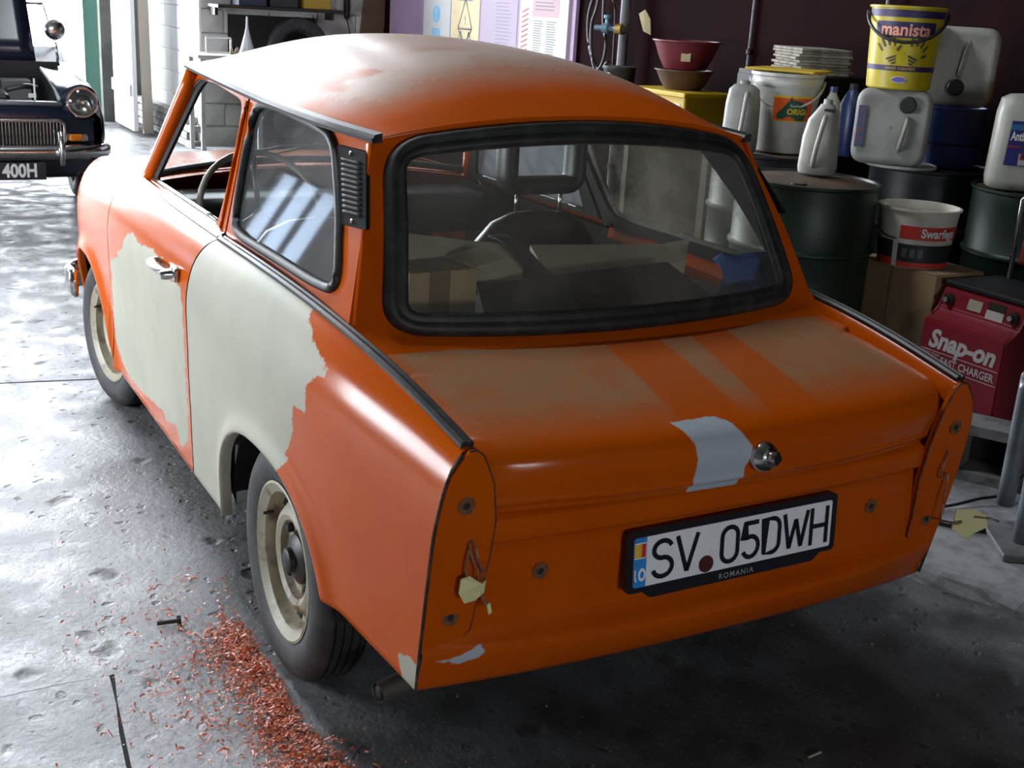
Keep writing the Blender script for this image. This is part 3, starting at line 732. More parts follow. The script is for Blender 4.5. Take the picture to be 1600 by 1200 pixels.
def letter(cx, strokes, w=.0095):
    vs, fs = [], []
    for s in strokes:
        pts, cl = s if isinstance(s, tuple) else (s, False)
        v, f = stroke('', [(cx+a, b) for a, b in pts], w, cl); o = len(vs); vs += v; fs += [tuple(i+o for i in q) for q in f]
    o = obj('letter', vs, fs, BLACK, NP)
def arc(cx, cy, rx, ry, a0, a1, n=8): return [(cx+rx*cos(R(a0+(a1-a0)*i/n)), cy+ry*sin(R(a0+(a1-a0)*i/n))) for i in range(n+1)]
H = .0365
letter(-.181, [arc(0, H-.018, .021, .018, 20, 180, 8)+arc(0, H-.018, .021, .017, 180, 262, 5)[1:]+arc(0, -H+.0195, .0225, .0195, 80, -90, 9)+arc(0, -H+.0195, .0225, .0195, -90, -165, 5)[1:]])
letter(-.123, [[(-.0245, H+.003), (0, -H)], [(.0245, H+.003), (0, -H)]])
letter(-.019, [(arc(0, H-.019, .0195, .019, 0, 180, 8)+arc(0, -H+.019, .0195, .019, 180, 360, 8), True)])
letter(.034, [[(.018, H), (-.014, H)], [(-.015, H+.004), (-.0165, .004)]+arc(-.0005, -H+.022, .0195, .022, 115, -90, 9)+arc(-.0005, -H+.022, .0195, .022, -90, -155, 4)[1:]])
letter(.088, [([(-.019, -H), (-.019, H)]+[(0, H)]+arc(.001, H-.019, .018, .019, 90, 0, 5)+arc(.001, -H+.019, .018, .019, 0, -90, 5)+[(0, -H)], True)])
letter(.150, [[(-.031, H+.003), (-.0155, -H)], [(-.0155, -H), (0, H-.012)], [(0, H-.012), (.0155, -H)], [(.0155, -H), (.031, H+.003)]])
letter(.213, [[(-.0205, -H-.004), (-.0205, H+.004)], [(.0205, -H-.004), (.0205, H+.004)], [(-.0205, .0), (.0205, .0)]])
plate('round_sticker', [(-.076+.0175*cos(a), -.031+.0175*sin(a)) for a in lin(0, 2*pi, 24)[:-1]], [], npf(.0138), pbr('maroon', (.075, .012, .014), .5), NP, .001)
text_mesh('lettering', 'ROMANIA', .0165, pbr('holder_grey', (.32, .33, .33), .4), NP, lambda a, b: npf(.0105)(a+.003, -.0665+b), bold=.0002, spacing=1.25)

# interior
SEATM = pbr('brown_vinyl', (.035, .018, .013), .42, col2=(.045, .025, .02), scale=5)
SEATB = pbr('black_vinyl', (.012, .012, .013), .45)
def seat(y, rest=True):
    s = empty('front_seat', (.75, y, .3)); s.parent = car
    P = []
    for i, (z, hw, t) in enumerate([(.0, .20, .03), (.12, .24, .055), (.30, .25, .06), (.45, .235, .055), (.54, .20, .05), (.60, .15, .04), (.628, .09, .02), (.635, .02, .004)]):
        row = []
        for k in range(24):
            a = 2*pi*k/24; ca, sa = cos(a), sin(a)
            row.append(V((-.10*z+t*math.copysign(abs(ca)**.6, ca), hw*math.copysign(abs(sa)**.7, sa), z)))
        P.append(row)
    grid('backrest', P, SEATM, s, closed=True)
    box('seat_cushion', (.26, 0, .02), (.48, .48, .14), SEATM, s, bev=.05, seg=3, smooth=True)
    if not rest: return
    hr = tube('headrest', rr3, .0, SEATB, s, shape=[(.028*cos(a), .05*sin(a)) for a in lin(0, 2*pi, 12)[:-1]], up=(1, 0, 0), closed=True)
    for k in (-1, 1): tube('headrest_post', [(-.06, k*.075, .60), (-.065, k*.075, .71)], .006, CHROME, s, 8)
rr3 = [(-.068, a, .755+b) for a, b in rrect(-.115, -.045, .115, .115, .035, 4)]
seat(-.34); seat(.34, False)
box('rear_seat_back', (.16, 0, .58), (.12, 1.06, .46), SEATM, car, rot=rotm('Y', -14), bev=.04, seg=3, smooth=True)
box('rear_seat_cushion', (.40, 0, .40), (.44, 1.06, .14), SEATM, car, bev=.04, seg=3, smooth=True)
plate('parcel_shelf', rrect(-.27, -.53, .12, .53, .03), [], lambda a, b, d: V((a, b, .842+d*0+.0-d)), pbr('shelf_board', (.030, .028, .026), .7, col2=(.045, .04, .036), scale=30), car, .012)
box('dashboard', (1.50, 0, .80), (.26, 1.10, .14), SEATB, car, bev=.04, seg=3, smooth=True)
st = empty('steering_wheel', (1.22, .34, .86), rot=(0, R(-62), 0)); st.parent = car
tube('steering_rim', [(.19*cos(a), .19*sin(a), 0) for a in lin(0, 2*pi, 32)[:-1]], .010, pbr('ivory_plastic', (.45, .42, .34), .35), st, 8, closed=True)
for a in (0, 120, 240): tube('steering_spoke', [(0, 0, -.03), (.18*cos(R(a)), .18*sin(R(a)), 0)], .009, SEATB, st, 6)
tube('steering_column', [(1.22, .34, .85), (1.6, .34, .66)], .022, SEATB, car, 8)
tube('rear_view_mirror', [(1.42, -.11, 1.24), (1.42, .08, 1.245)], .0, SEATB, car, shape=[(.008*cos(a), .03*sin(a)) for a in lin(0, 2*pi, 12)[:-1]], up=(1, 0, 0))
tube('mirror_stalk', [(1.42, 0, 1.245), (1.46, 0, 1.29)], .006, SEATB, car, 6)

# ------------------------------------------------------------------ things lying in the car, seen through the rear window
CARDL = pbr('light_cardboard', (.46, .32, .17), .85, col2=(.38, .26, .135), scale=5)
cb = empty('cardboard_box', (-.055, .335, .8425), R(4), 'small cardboard box with brown parcel tape on the parcel shelf of the orange car', 'box')
box('carton', (.04, 0, .055), (.13, .170, .11), CARDL, cb, bev=.002)
tp = pbr('parcel_tape', (.20, .12, .055), .3)
box('parcel_tape', (.04, .01, .055), (.1315, .052, .1115), tp, cb, bev=.0006)
for k in (-1, 1): plate('carton_flap', [(-.025, -.083), (.105, -.083), (.105, .0), (-.025, .0)], [], lambda a, b, d, k=k: V((a, k*(b+.083)*.93+k*.085, .112+.28*abs(b+.083)*.6+d)), CARDL, cb, .003)
CREAM = pbr('cream_board', (.62, .57, .42), .7, col2=(.52, .47, .34), scale=5)
def slab(name, pts, t, m, label, cat):
    """a bent board: pts are pairs of left and right edge points along its length"""
    P = [[V(a), V(a).lerp(V(b), .5), V(b)] for a, b in pts]
    o = grid(name, P, m, None, smooth=False); s = o.modifiers.new('thickness', 'SOLIDIFY'); s.thickness = t; s.offset = 0
    return tag(o, label, cat)
slab('trim_panel', [((.06, .500, 1.03), (.00, .490, .955)), ((.10, .385, 1.005), (.03, .36, .935)), ((.15, .17, .965), (.05, .20, .90)), ((.20, -.02, .935), (.06, .06, .872))], .012, CREAM, 'long cream trim panel sloping across the left of the parcel shelf above the carton', 'panel')
slab('folded_board', [((.235, -.06, .925), (.03, -.02, .858)), ((.205, -.22, .925), (-.02, -.16, .858)), ((.17, -.42, .925), (-.02, -.33, .858)), ((.15, -.50, .94), (.02, -.39, .858))], .014, CREAM, 'cream folded board lying along the right of the parcel shelf', 'panel')
slab('dark_panel', [((.00, .21, .892), (-.17, .27, .853)), ((-.005, .02, .905), (-.185, .05, .853)), ((.0, -.20, .915), (-.19, -.19, .853)), ((.01, -.33, .918), (-.17, -.37, .853))], .008, pbr('dark_board', (.022, .021, .019), .65, col2=(.035, .032, .028), scale=25), 'dark grey panel lying tilted on the parcel shelf in front of the cream board', 'panel')
stp = tube('strap', [(.19, .065, .968), (.15, .055, .966), (.10, .035, .940), (.05, .012, .905), (.015, -.004, .884)], 0, SEATB, None, shape=[(-.026, -.003), (.026, -.003), (.026, .003), (-.026, .003)], up=(0, 0, 1), n=5)
tag(stp, 'black webbing strap hanging over the cream panel in the middle of the parcel shelf', 'strap')
P = [[V((-.10+.02*sin(i*1.3+j)-.03*j/6, -.41-.155*j/6+.01*sin(i*2), .858+.105*(1-i/6)*(1-.15*sin(j*.9))-.001*i)) for j in range(7)] for i in range(7)]
cl = grid('cloth', P, pbr('blue_cloth', (.05, .16, .40), .8, col2=(.03, .08, .28), scale=9), None, thick=.012)
tag(cl, 'crumpled blue cloth bag in the right corner of the parcel shelf', 'cloth')

# ------------------------------------------------------------------ the garage
def concrete():
    m, nt, p = new_mat('wet_concrete_painted_shade')
    big = noise(nt, .9, 5); mid = noise(nt, 6, 6, .6); fine = noise(nt, 70, 4, .7)
    c = mixc(nt, ramp(nt, big, .35, .68), (.40, .405, .42), (.26, .26, .265))
    c = mixc(nt, mth(nt, 'MULTIPLY', ramp(nt, mid, .45, .75), .6), c, (.52, .525, .545))
    c = mixc(nt, ramp(nt, fine, .58, .72), c, (.16, .155, .15))
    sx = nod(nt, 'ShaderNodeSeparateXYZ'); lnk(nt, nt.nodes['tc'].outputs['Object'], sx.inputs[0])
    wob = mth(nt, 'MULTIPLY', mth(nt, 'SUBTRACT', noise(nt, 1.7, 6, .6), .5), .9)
    oil = ramp(nt, mth(nt, 'ADD', mth(nt, 'SUBTRACT', .80, sx.outputs[1]), wob), -.22, .36)      # oil here is painted shade, dark floor under, beside and behind the car
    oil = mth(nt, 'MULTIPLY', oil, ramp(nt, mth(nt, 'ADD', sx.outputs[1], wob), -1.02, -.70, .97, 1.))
    shade2 = ramp(nt, mth(nt, 'ADD', sx.outputs[0], mth(nt, 'MULTIPLY', wob, 4.)), 1.9, 4.6, 0., .85)  # painted shade on the floor ahead, towards the second car
    oil = mth(nt, 'MULTIPLY', mth(nt, 'MAXIMUM', oil, shade2), ramp(nt, mid, .2, .7, 1., .80))
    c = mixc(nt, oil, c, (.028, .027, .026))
    tc = nt.nodes['tc']
    vo = nod(nt, 'ShaderNodeTexVoronoi', feature='F1'); vo.inputs['Scale'].default_value = 7.5
    wv = nod(nt, 'ShaderNodeVectorMath', operation='ADD'); lnk(nt, tc.outputs['Object'], wv.inputs[0])
    nz = nod(nt, 'ShaderNodeTexNoise'); nz.inputs['Scale'].default_value = 12.; lnk(nt, tc.outputs['Object'], nz.inputs['Vector'])
    sc = nod(nt, 'ShaderNodeVectorMath', operation='SCALE'); sc.inputs['Scale'].default_value = .07; lnk(nt, nz.outputs['Color'], sc.inputs[0]); lnk(nt, sc.outputs[0], wv.inputs[1])
    lnk(nt, wv.outputs[0], vo.inputs['Vector'])
    pick = nod(nt, 'ShaderNodeSeparateColor'); lnk(nt, vo.outputs['Color'], pick.inputs[0])
    rad = mth(nt, 'MULTIPLY', ramp(nt, pick.outputs[0], .35, 1., 0., .26), 1.)
    pit = ramp(nt, mth(nt, 'SUBTRACT', vo.outputs['Distance'], rad), -.12, .10, 1., 0.)
    v2 = nod(nt, 'ShaderNodeTexVoronoi', feature='F1'); v2.inputs['Scale'].default_value = 26.; lnk(nt, wv.outputs[0], v2.inputs['Vector'])
    pk2 = nod(nt, 'ShaderNodeSeparateColor'); lnk(nt, v2.outputs['Color'], pk2.inputs[0])
    pit2 = ramp(nt, mth(nt, 'SUBTRACT', v2.outputs['Distance'], ramp(nt, pk2.outputs[0], .45, 1., 0., .33)), -.10, .10, 1., 0.)
    pit = mth(nt, 'MAXIMUM', pit, mth(nt, 'MULTIPLY', pit2, ramp(nt, noise(nt, 3., 3), .35, .6, .15, .75)))
    glint = ramp(nt, noise(nt, 130, 3, .6), .66, .74)  # random pale flecks, floor glints painted into the colour
    c = mixc(nt, mth(nt, 'MULTIPLY', glint, .6), c, (.75, .76, .78))
    c = mixc(nt, mth(nt, 'MULTIPLY', pit, .75), c, (.03, .028, .024))
    lnk(nt, c, p.inputs['Base Color'])
    lnk(nt, ramp(nt, mid, .3, .7, .36, .72), p.inputs['Roughness'])
    p.inputs['Specular IOR Level'].default_value = .38
    h = mth(nt, 'ADD', mth(nt, 'MULTIPLY', noise(nt, 38, 6, .7), .8), mth(nt, 'MULTIPLY', mid, .6))
    h = mth(nt, 'SUBTRACT', h, mth(nt, 'MULTIPLY', pit, 1.))
    b = nod(nt, 'ShaderNodeBump'); b.inputs['Strength'].default_value = .6; b.inputs['Distance'].default_value = .010
    lnk(nt, h, b.inputs['Height']); lnk(nt, b.outputs[0], p.inputs['Normal'])
    return m
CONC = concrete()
def S(o): o['kind'] = 'structure'; return o
XB, YR, YL = -6.5, -3.35, 4.2
floor = S(box('floor', (3., .42, -.075), (19.2, 7.9, .15), pbr('joint_dirt', (.02, .018, .015), .9), bev=0))
def slab_part(pts, z=.0):
    pts = dens(pts, .12); rr = random.Random(len(pts))
    pts = [(a+rr.uniform(-.004, .004), b+rr.uniform(-.004, .004)) for a, b in pts]
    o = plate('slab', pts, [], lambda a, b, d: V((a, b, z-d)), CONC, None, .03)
    o.parent = floor; o.matrix_parent_inverse = floor.matrix_world.inverted(); o.location = (-3., -.42, .075)
    o.matrix_parent_inverse = Matrix(); return o
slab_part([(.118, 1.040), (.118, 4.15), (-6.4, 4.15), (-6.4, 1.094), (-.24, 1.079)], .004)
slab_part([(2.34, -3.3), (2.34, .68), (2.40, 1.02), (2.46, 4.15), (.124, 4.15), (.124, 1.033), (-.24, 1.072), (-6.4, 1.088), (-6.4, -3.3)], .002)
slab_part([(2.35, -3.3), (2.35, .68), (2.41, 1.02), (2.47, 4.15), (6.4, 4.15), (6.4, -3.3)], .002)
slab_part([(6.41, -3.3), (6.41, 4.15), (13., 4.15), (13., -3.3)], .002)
# raised concrete ledge along the right side
KE = [(-6., -3.0), (-3.0, -2.15), (-1.2, -1.50), (-.70, -1.32), (-.515, -1.255), (-.40, -1.22), (-.30, -1.165), (-.22, -1.145), (-.05, -1.09), (.4, -1.02), (2., -.98), (5., -1.0), (9.1, -1.05)]
KP = []
rk = random.Random(3)
for (x0, y0), (x1, y1) in zip(KE, KE[1:]):
    k = max(1, int(math.hypot(x1-x0, y1-y0)/.06))
    KP += [(x0+(x1-x0)*i/k, y0+(y1-y0)*i/k) for i in range(k)]
P = []
for x, y in KP:
    j = rk.uniform(-.012, .012); q = rk.uniform(-.010, .010)
    P.append([(x, y+j+.022, .0), (x, y+j+.010+q, .018), (x, y+j, .036), (x, y+j-.025+q, .047), (x, y-.07, .05), (x, -3.34, .05)])
KCONC = pbr('ledge_concrete', (.27, .27, .275), .8, col2=(.14, .14, .145), scale=9, amt=(.35, .65), bump=.5, bscale=35)
S(grid('trim_1', P, KCONC, smooth=False))

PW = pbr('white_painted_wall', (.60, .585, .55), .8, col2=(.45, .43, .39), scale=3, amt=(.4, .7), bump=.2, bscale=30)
GREY = pbr('grimy_wall', (.10, .095, .09), .9, col2=(.06, .058, .055), scale=1.5)
MAROON = pbr('maroon_wall', (.009, .0008, .0018), .9, col2=(.005, .0006, .0012), scale=2, spec=.06)
H = CEIL
S(box('wall_right', (2.3, YR-.1, H/2), (13.8+4, .2, H), MAROON, bev=0))
_x0, _x1, _z0, _z1 = ADDED_SIDE_WIN
S(plate('wall_left', [(XB, 0), (DOOR_X, 0), (DOOR_X, H), (XB, H)], [[(_x0, _z0), (_x1, _z0), (_x1, _z1), (_x0, _z1)], [(ADDED_SHEET_WIN[0], ADDED_SHEET_WIN[2]), (ADDED_SHEET_WIN[1], ADDED_SHEET_WIN[2]), (ADDED_SHEET_WIN[1], ADDED_SHEET_WIN[3]), (ADDED_SHEET_WIN[0], ADDED_SHEET_WIN[3])]], lambda a, b, d: V((a, YL+d, b)), GREY, None, .2))
_y0, _y1, _z0, _z1 = ADDED_REAR_WIN
S(plate('wall_rear', [(YR, 0), (YL, 0), (YL, H), (YR, H)], [[(_y0, _z0), (_y1, _z0), (_y1, _z1), (_y0, _z1)]], lambda a, b, d: V((XB-d, a, b)), GREY, None, .2))
w1 = S(empty('added_window_1', (10., YL+.06, 1.3)))  # unseen frame of the added sheeted window
for a in (-1., -.33, .33, 1.): box('window_bar', (a, 0, 0), (.07, .06, 1.1), STEELD, w1, bev=.004)
for b in (-.55, .55): box('window_rail', (0, 0, b), (2.0, .06, .07), STEELD, w1, bev=.004)
def sheet2():
    m, nt, p = new_mat('grey_polythene'); out = nt.nodes['Material Output']
    tl = nod(nt, 'ShaderNodeBsdfTranslucent'); tl.inputs[0].default_value = (.15, .18, .22, 1); lnk(nt, tl.outputs[0], out.inputs[0]); nt.nodes.remove(p); return m
fine_plate('polythene_pane', [(-1., -.55), (1., -.55), (1., .55), (-1., .55)], .07, lambda a, b: V((a, .05+.03*sin(a*9+sin(b*7)*1.5)*cos(b*8+a*5), b)), sheet2(), w1)
# front wall with the big doorway, widened unseen above for glare on the roof
def wx(a, b, d): return V((DOOR_X+d, a, b))
S(plate('wall_front', [(YR, 0), (DOOR_Y0, 0), (DOOR_Y0, 3.6), (-2.6, 3.6), (-2.6, DOOR_Z), (DOOR_Y1, DOOR_Z), (DOOR_Y1, 0), (YL, 0), (YL, H), (YR, H)], [], wx, GREY, None, .25))
S(plate('ceiling', [(XB, YR), (DOOR_X+.2, YR), (DOOR_X+.2, YL), (XB, YL)], [[(x-a/2, y-b/2), (x+a/2, y-b/2), (x+a/2, y+b/2), (x-a/2, y+b/2)] for x, y, a, b in ADDED_ROOFLIGHTS], lambda a, b, d: V((a, b, H+d)), GREY, None, .12))
S(box('trim_2', (19., 1.5, -.12), (14.6, 30, .1), pbr('yard_concrete', (.45, .45, .44), .9), bev=0))
# block-built corner right of the doorway: every block its own piece
wb = S(box('wall_inner', (10.4, -2.45, 1.3), (2.3, 1.75, 2.6), pbr('mortar', (.52, .51, .49), .95), bev=0))
GLARE_WALL = pbr('glare_white_wall', (.86, .86, .85), .8)  # whiter blocks on the return face, doorway glare put into their colour
def block_part(c, s, m=PW):
    o = box('block', (c[0]-10.4, c[1]+2.45, c[2]-1.3), s, m, wb, bev=.006, seg=1); return o
for r in range(12):
    off = .22 if r % 2 else 0.
    y = -1.565+off*0
    ys = [-1.57]; w0 = .44 if r % 2 == 0 else .22; yy = -1.57
    while yy > -3.34:
        w = min(w0, yy+3.34); w0 = .44
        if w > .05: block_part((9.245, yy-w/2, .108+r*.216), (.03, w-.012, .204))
        yy -= w
    xx = 9.235; w0 = .44 if r % 2 else .22
    while xx < 11.5:
        w = min(w0, 11.52-xx); w0 = .44
        block_part((xx+w/2, -1.57, .108+r*.216), (w-.004, .03, .212), GLARE_WALL); xx += w
# brick plinth at the foot of that corner
BR = pbr('painted_brick', (.42, .41, .39), .85, col2=(.25, .25, .25), scale=12, bump=.3, bscale=30)
for r in range(4):
    for k in range(10):
        x = 9.35+k*.225+(.11 if r % 2 else 0)
        if x < 11.5: o = box('brick', (x-10.4, -1.50+2.45, .04+r*.073-1.3), (.213, .11, .063), BR, wb, bev=.004, seg=1)
# doorway woodwork: green steel post, white leaf folded back
d1 = S(empty('door_1', (11.35, -.93, 0)))
box('door_post', (0, -.02, 2.15), (.12, .15, 4.3), pbr('green_paint', (.012, .075, .05), .5), d1, bev=.008)
box('post_flange', (-.02, -.105, 2.15), (.04, .03, 4.3), PW, d1, bev=.004)
lf = box('door_leaf', (-.62, -.235, 2.05), (.95, .045, 4.0), pbr('white_door', (.86, .86, .86), .6), d1, bev=.006)
for z in (-1.6, 0., 1.6): box('door_brace', (0, .035, z), (.90, .03, .12), pbr('white_door', (.86, .86, .86), .6), lf, bev=.004)
sp = tag(box('plank', (10.55, -1.335, 1.15), (.05, .10, 2.3), pbr('pale_timber', (.55, .48, .40), .8), rot=rotm('Y', 3), bev=.004), 'pale upright plank leaning on the bright wall beside the doorway', 'plank')

# ------------------------------------------------------------------ dark sports car nosing in at the doorway, bonnet up
mg = empty('car', (6.1, .57, 0), label='dark blue sports car with its bonnet raised, facing the camera at the doorway', cat='car')
NAVY = pbr('navy_paint', (.006, .009, .020), .22, coat=.4)
def arch2(u): return .27+.29*max(0., 1-abs((u-.64)/.345)**2.3)**.43 if abs(u-.64) < .345 else .24
for sg in (1, -1):
    P = []
    for u in lin(0, .30, 8)[:-1]+[.64-.345*cos(pi*i/18) for i in range(19)]+lin(1.0, 1.9, 6):
        w = max(0., 1-u/.28); rd = 1-math.sqrt(max(0., 1-w*w))
        zc = .835+.03*min(1., u/.8)-.10*rd; row = []
        for v, z in [(.405, .765+.10*min(1, u)-.10*rd), (.43, .785+.09*min(1, u)-.10*rd), (.50, zc-.005), (.56, zc), (.62, zc-.02), (.665, zc-.09), (.69, .62), (.695, .50), (.68, .38)]:
            row.append((u, sg*(v-.05*rd*(v > .6)), max(z, arch2(u)) if v < .69 else max(z, arch2(u)-.0)))
        row.append((u, sg*(.665-.05*rd), arch2(u))); row.append((u, sg*.60, arch2(u)))
        P.append(row)
    grid('fender', P, NAVY, mg)
    lathe('headlight_pod', [(.115, -.10), (.118, -.03), (.112, .0), (.10, .012)], NAVY, mg, 28, (.012, sg*.527, .722), 'X').rotation_euler = (0, 0, pi)
    h = lathe('headlight', [(.100, -.002), (.104, .012), (.096, .024), (.088, .024), (.086, .018)], CHROME, mg, 32, (.0, sg*.527, .722), 'X'); h.rotation_euler = (0, 0, pi)
    lathe('reflector', [(.088, .016), (.07, -.01), (.04, -.03), (0, -.04)], CHROME, h, 28, axis='X')
    lathe('lens', [(.089, .018), (.07, .032), (.04, .040), (0, .043)], GLASS, h, 28, axis='X')
    bx = box('indicator', (-.006, sg*.485, .495), (.05, .135, .055), CHROME, mg, bev=.012)
    box('amber_lens', (-.012, -sg*.012, 0), (.05, .085, .044), pbr('amber', (.75, .20, .01), .2), bx, bev=.012)
    tube('overrider', [(-.12, sg*.365, .335), (-.145, sg*.365, .40), (-.14, sg*.365, .48), (-.11, sg*.365, .54)], 0, CHROME, mg, shape=[(.030*cos(a), .022*sin(a)) for a in lin(0, 2*pi, 12)[:-1]], up=(0, 1, 0), n=4)
    o = wheel(.64, sg*.60, sg, mg)
    P = [[(.64+.345*sin(a), sg*y, .28+.30*cos(a)) for y in (.42, .66)] for a in lin(-1.5, 1.5, 10)]
    grid('wheel_arch_liner', P, DARK, mg)
    tube('bonnet_channel', [(.06, sg*.395, .735), (.30, sg*.41, .775), (.6, sg*.415, .82), (1.0, sg*.42, .865)], .014, pbr('pale_seal', (.30, .32, .34), .5), mg, 6)
    grid('engine_bay_side', [[(u, sg*.40, .74+.12*min(1, u)), (u, sg*.395, .4)] for u in (.05, .5, 1.0)], DARK, mg)
P = [[(-.012+.05*abs(v/.60)**3+.04*max(0, (z-.66)/.1), v, z) for v in lin(-.60, .60, 18)] for z in (.70, .67, .62, .50, .40, .33, .26)]
grid('nose_panel', P, NAVY, mg)
tube('slam_panel', [(.05, -.40, .705), (.04, 0, .715), (.05, .40, .705)], 0, pbr('pale_metal', (.20, .21, .23), .35, .3), mg, shape=[(-.05, -.012), (.05, -.012), (.05, .012), (-.05, .012)], up=(0, 0, 1))
gr = tube('grille_frame', [(-.03, a, b) for a, b in rrect(-.405, .43, .405, .605, .05)], .014, CHROME, mg, 8, closed=True)
plate('grille_back', rrect(-.40, .435, .40, .60, .045), [], lambda a, b, d: V((-.016+d, a, b)), DARK, gr, .004)
for k in range(37): box('grille_bar', (-.030, -.378+k*.021, .517), (.014, .0065, .155), CHROME, gr, bev=.0015, seg=1)
bb = [(-.08, 0, .405), (-.08, .3, .405), (-.065, .5, .405), (-.02, .62, .405), (.06, .685, .405), (.16, .70, .405)]
tube('bumper', [(a, -b, c) for a, b, c in bb[::-1]]+bb[1:], 0, CHROME, mg, shape=[(-.02, -.045), (.0, -.05), (.022, -.02), (.022, .02), (.0, .05), (-.02, .045)], up=(0, 0, 1), n=4)
mp = box('number_plate', (-.095, .0, .288), (.012, .53, .112), pbr('plate_dark', (.012, .012, .014), .4), mg, bev=.003)
text_mesh('lettering', '400H', .120, pbr('silver_letters', (.50, .50, .48), .4), mp, lambda a, b: V((-.0075, -a-.105, b)), sx=.80, bold=.004, spacing=1.0)
box('valance', (.10, 0, .27), (.12, 1.0, .10), NAVY, mg, bev=.03)
box('radiator', (.16, 0, .56), (.05, .62, .26), STEELD, mg, bev=.004)
box('engine_block', (.55, .02, .62), (.55, .28, .26), STEELD, mg, bev=.03)
eng = box('rocker_cover', (.55, .02, .79), (.45, .15, .08), pbr('engine_grey', (.07, .075, .08), .4, .4), mg, bev=.02)
tube('rocker_pipe', [(.30, -.10, .77), (.25, -.20, .80), (.4, -.30, .78)], .018, RUBBER, mg, 8, n=4)
box('battery', (.85, -.22, .72), (.16, .2, .16), pbr('battery_grey', (.25, .25, .24), .6), mg, bev=.01)
box('heater_tag', (.30, -.26, .735), (.004, .05, .028), pbr('paper', (.6, .6, .56), .8), mg, bev=0)
box('bonnet_prop', (.14, -.255, .78), (.010, .012, .16), pbr('paper', (.6, .6, .56), .8), mg, bev=.002)
box('bulkhead', (1.08, 0, .68), (.05, 1.1, .46), DARK, mg, bev=.01)
P = [[(1.10+.42*t+.03*(1-(v/.5)**2), v*(1-.10*t), .90+.95*t) for v in lin(-.405, .405, 8)] for t in lin(0, 1, 6)]
grid('bonnet', P, NAVY, mg, thick=.02)
P = [[(1.15+.25*t, v, .90+.1*t) for v in lin(-.62, .62, 8)] for t in (0, .5, 1)]
grid('scuttle', P, NAVY, mg)
grid('windscreen', [[(1.40+.25*t, v*(1-.08*t), 1.0+.30*t) for v in lin(-.58, .58, 8)] for t in (0, .5, 1)], GLASS, mg)
tube('windscreen_frame', [(1.40, -.60, .99), (1.65, -.55, 1.30), (1.65, .55, 1.30), (1.40, .60, .99)], .012, CHROME, mg, 6)
mr = lathe('wing_mirror', [(0, .05), (.05, .04), (.072, .01), (.075, 0), (.065, -.004), (0, -.004)], CHROME, mg, 24, (1.2, -.56, 1.13), 'X'); mr.rotation_euler = (0, 0, pi)
tube('mirror_stem', [(1.22, -.56, 1.07), (1.22, -.58, .87)], .01, CHROME, mg, 6)
box('cabin_body', (1.95, 0, .52), (1.6, 1.30, .5), NAVY, mg, bev=.08, seg=3, smooth=True)
for k in (-1, 1): box('seat', (2.1, k*.3, .86), (.16, .44, .40), SEATB, mg, bev=.05, seg=3, smooth=True)

# ------------------------------------------------------------------ drums and what stands on them (right)
DG = pbr('drum_green', (.002, .016, .007), .45, col2=(.003, .009, .005), scale=5); DB = pbr('drum_black', (.004, .005, .009), .45, col2=(.008, .008, .012), scale=5)
DTOP = pbr('rusty_drum_top', (.07, .035, .015), .7, col2=(.03, .02, .013), scale=6)
ZT = .91
def drum(x, y, m, label, h=.86, z=.05):
    o = empty('oil_drum', (x, y, z), random.random()*6, label, 'drum')
    pr = [(.27, .0), (.286, .004), (.290, .012), (.284, .022), (.283, .05)]
    for c in (.33, .62):
        pr += [(.283, c*h/.9-.016), (.288, c*h/.9-.010), (.295, c*h/.9-.004), (.295, c*h/.9+.004), (.288, c*h/.9+.010), (.283, c*h/.9+.016)]
    pr += [(.283, h-.05), (.284, h-.018)]
    lathe('body', pr, m, o, 56)
    lathe('rim', [(.284, h-.018), (.292, h-.012), (.293, h-.002), (.286, h), (.279, h-.002), (.276, h-.016)], m, o, 56)
    lathe('top', [(.277, h-.012), (.262, h-.008), (0, h-.006)], DTOP, o, 40)
    lathe('bung', [(.030, h-.008), (.030, h-.001), (.022, h), (0, h-.001)], m, o, 16, (.17, .05, 0))
    return o
drum(1.312, -1.957, DG, 'dark green oil drum behind the right roof pillar, under the cream jug')
drum(2.12, -2.46, DB, 'rusty topped oil drum standing behind the nearest green drum')
drum(1.60, -2.98, DB, 'black oil drum in the back corner under the yellow tub and blue bucket')
drum(.90, -2.88, DG, 'dark green oil drum at the right edge under the antifreeze can')

JUG = pbr('milky_plastic', (.36, .35, .30), .45, col2=(.26, .25, .22), scale=9, amt=(.3, .7)); JUGG = pbr('grey_milky_plastic', (.29, .29, .265), .5, col2=(.19, .19, .175), scale=7, amt=(.3, .7))
CAPB = pbr('black_cap', (.015, .015, .016), .5)
def soft_box(name, secs, m, parent, n=2.6, k=28):
    """stack of superellipse sections: (z, half x, half y[, cx, cy])"""
    P = []
    for s in secs:
        z, a, b = s[:3]; cx, cy = (s[3], s[4]) if len(s) > 3 else (0, 0)
        P.append([V((cx+a*math.copysign(abs(cos(t))**(2/n), cos(t)), cy+b*math.copysign(abs(sin(t))**(2/n), sin(t)), z)) for t in [2*pi*i/k for i in range(k)]])
    o = grid(name, P, m, parent, closed=True, flip=True)
    bm = bmesh.new(); bm.from_mesh(o.data); bm.verts.ensure_lookup_table()
    for r in (0, len(P)-1):
        try: bm.faces.new([bm.verts[r*k+i] for i in range(k)])
        except ValueError: pass
    bmesh.ops.recalc_face_normals(bm, faces=bm.faces); bm.to_mesh(o.data); bm.free()
    o.data.polygons.foreach_set('use_smooth', [True]*len(o.data.polygons)); o.data.set_sharp_from_angle(angle=R(50))
    return o
FACE = -math.atan2(.476, .878)                                      # turns a thing's -y... front (local +x = image right) towards the camera
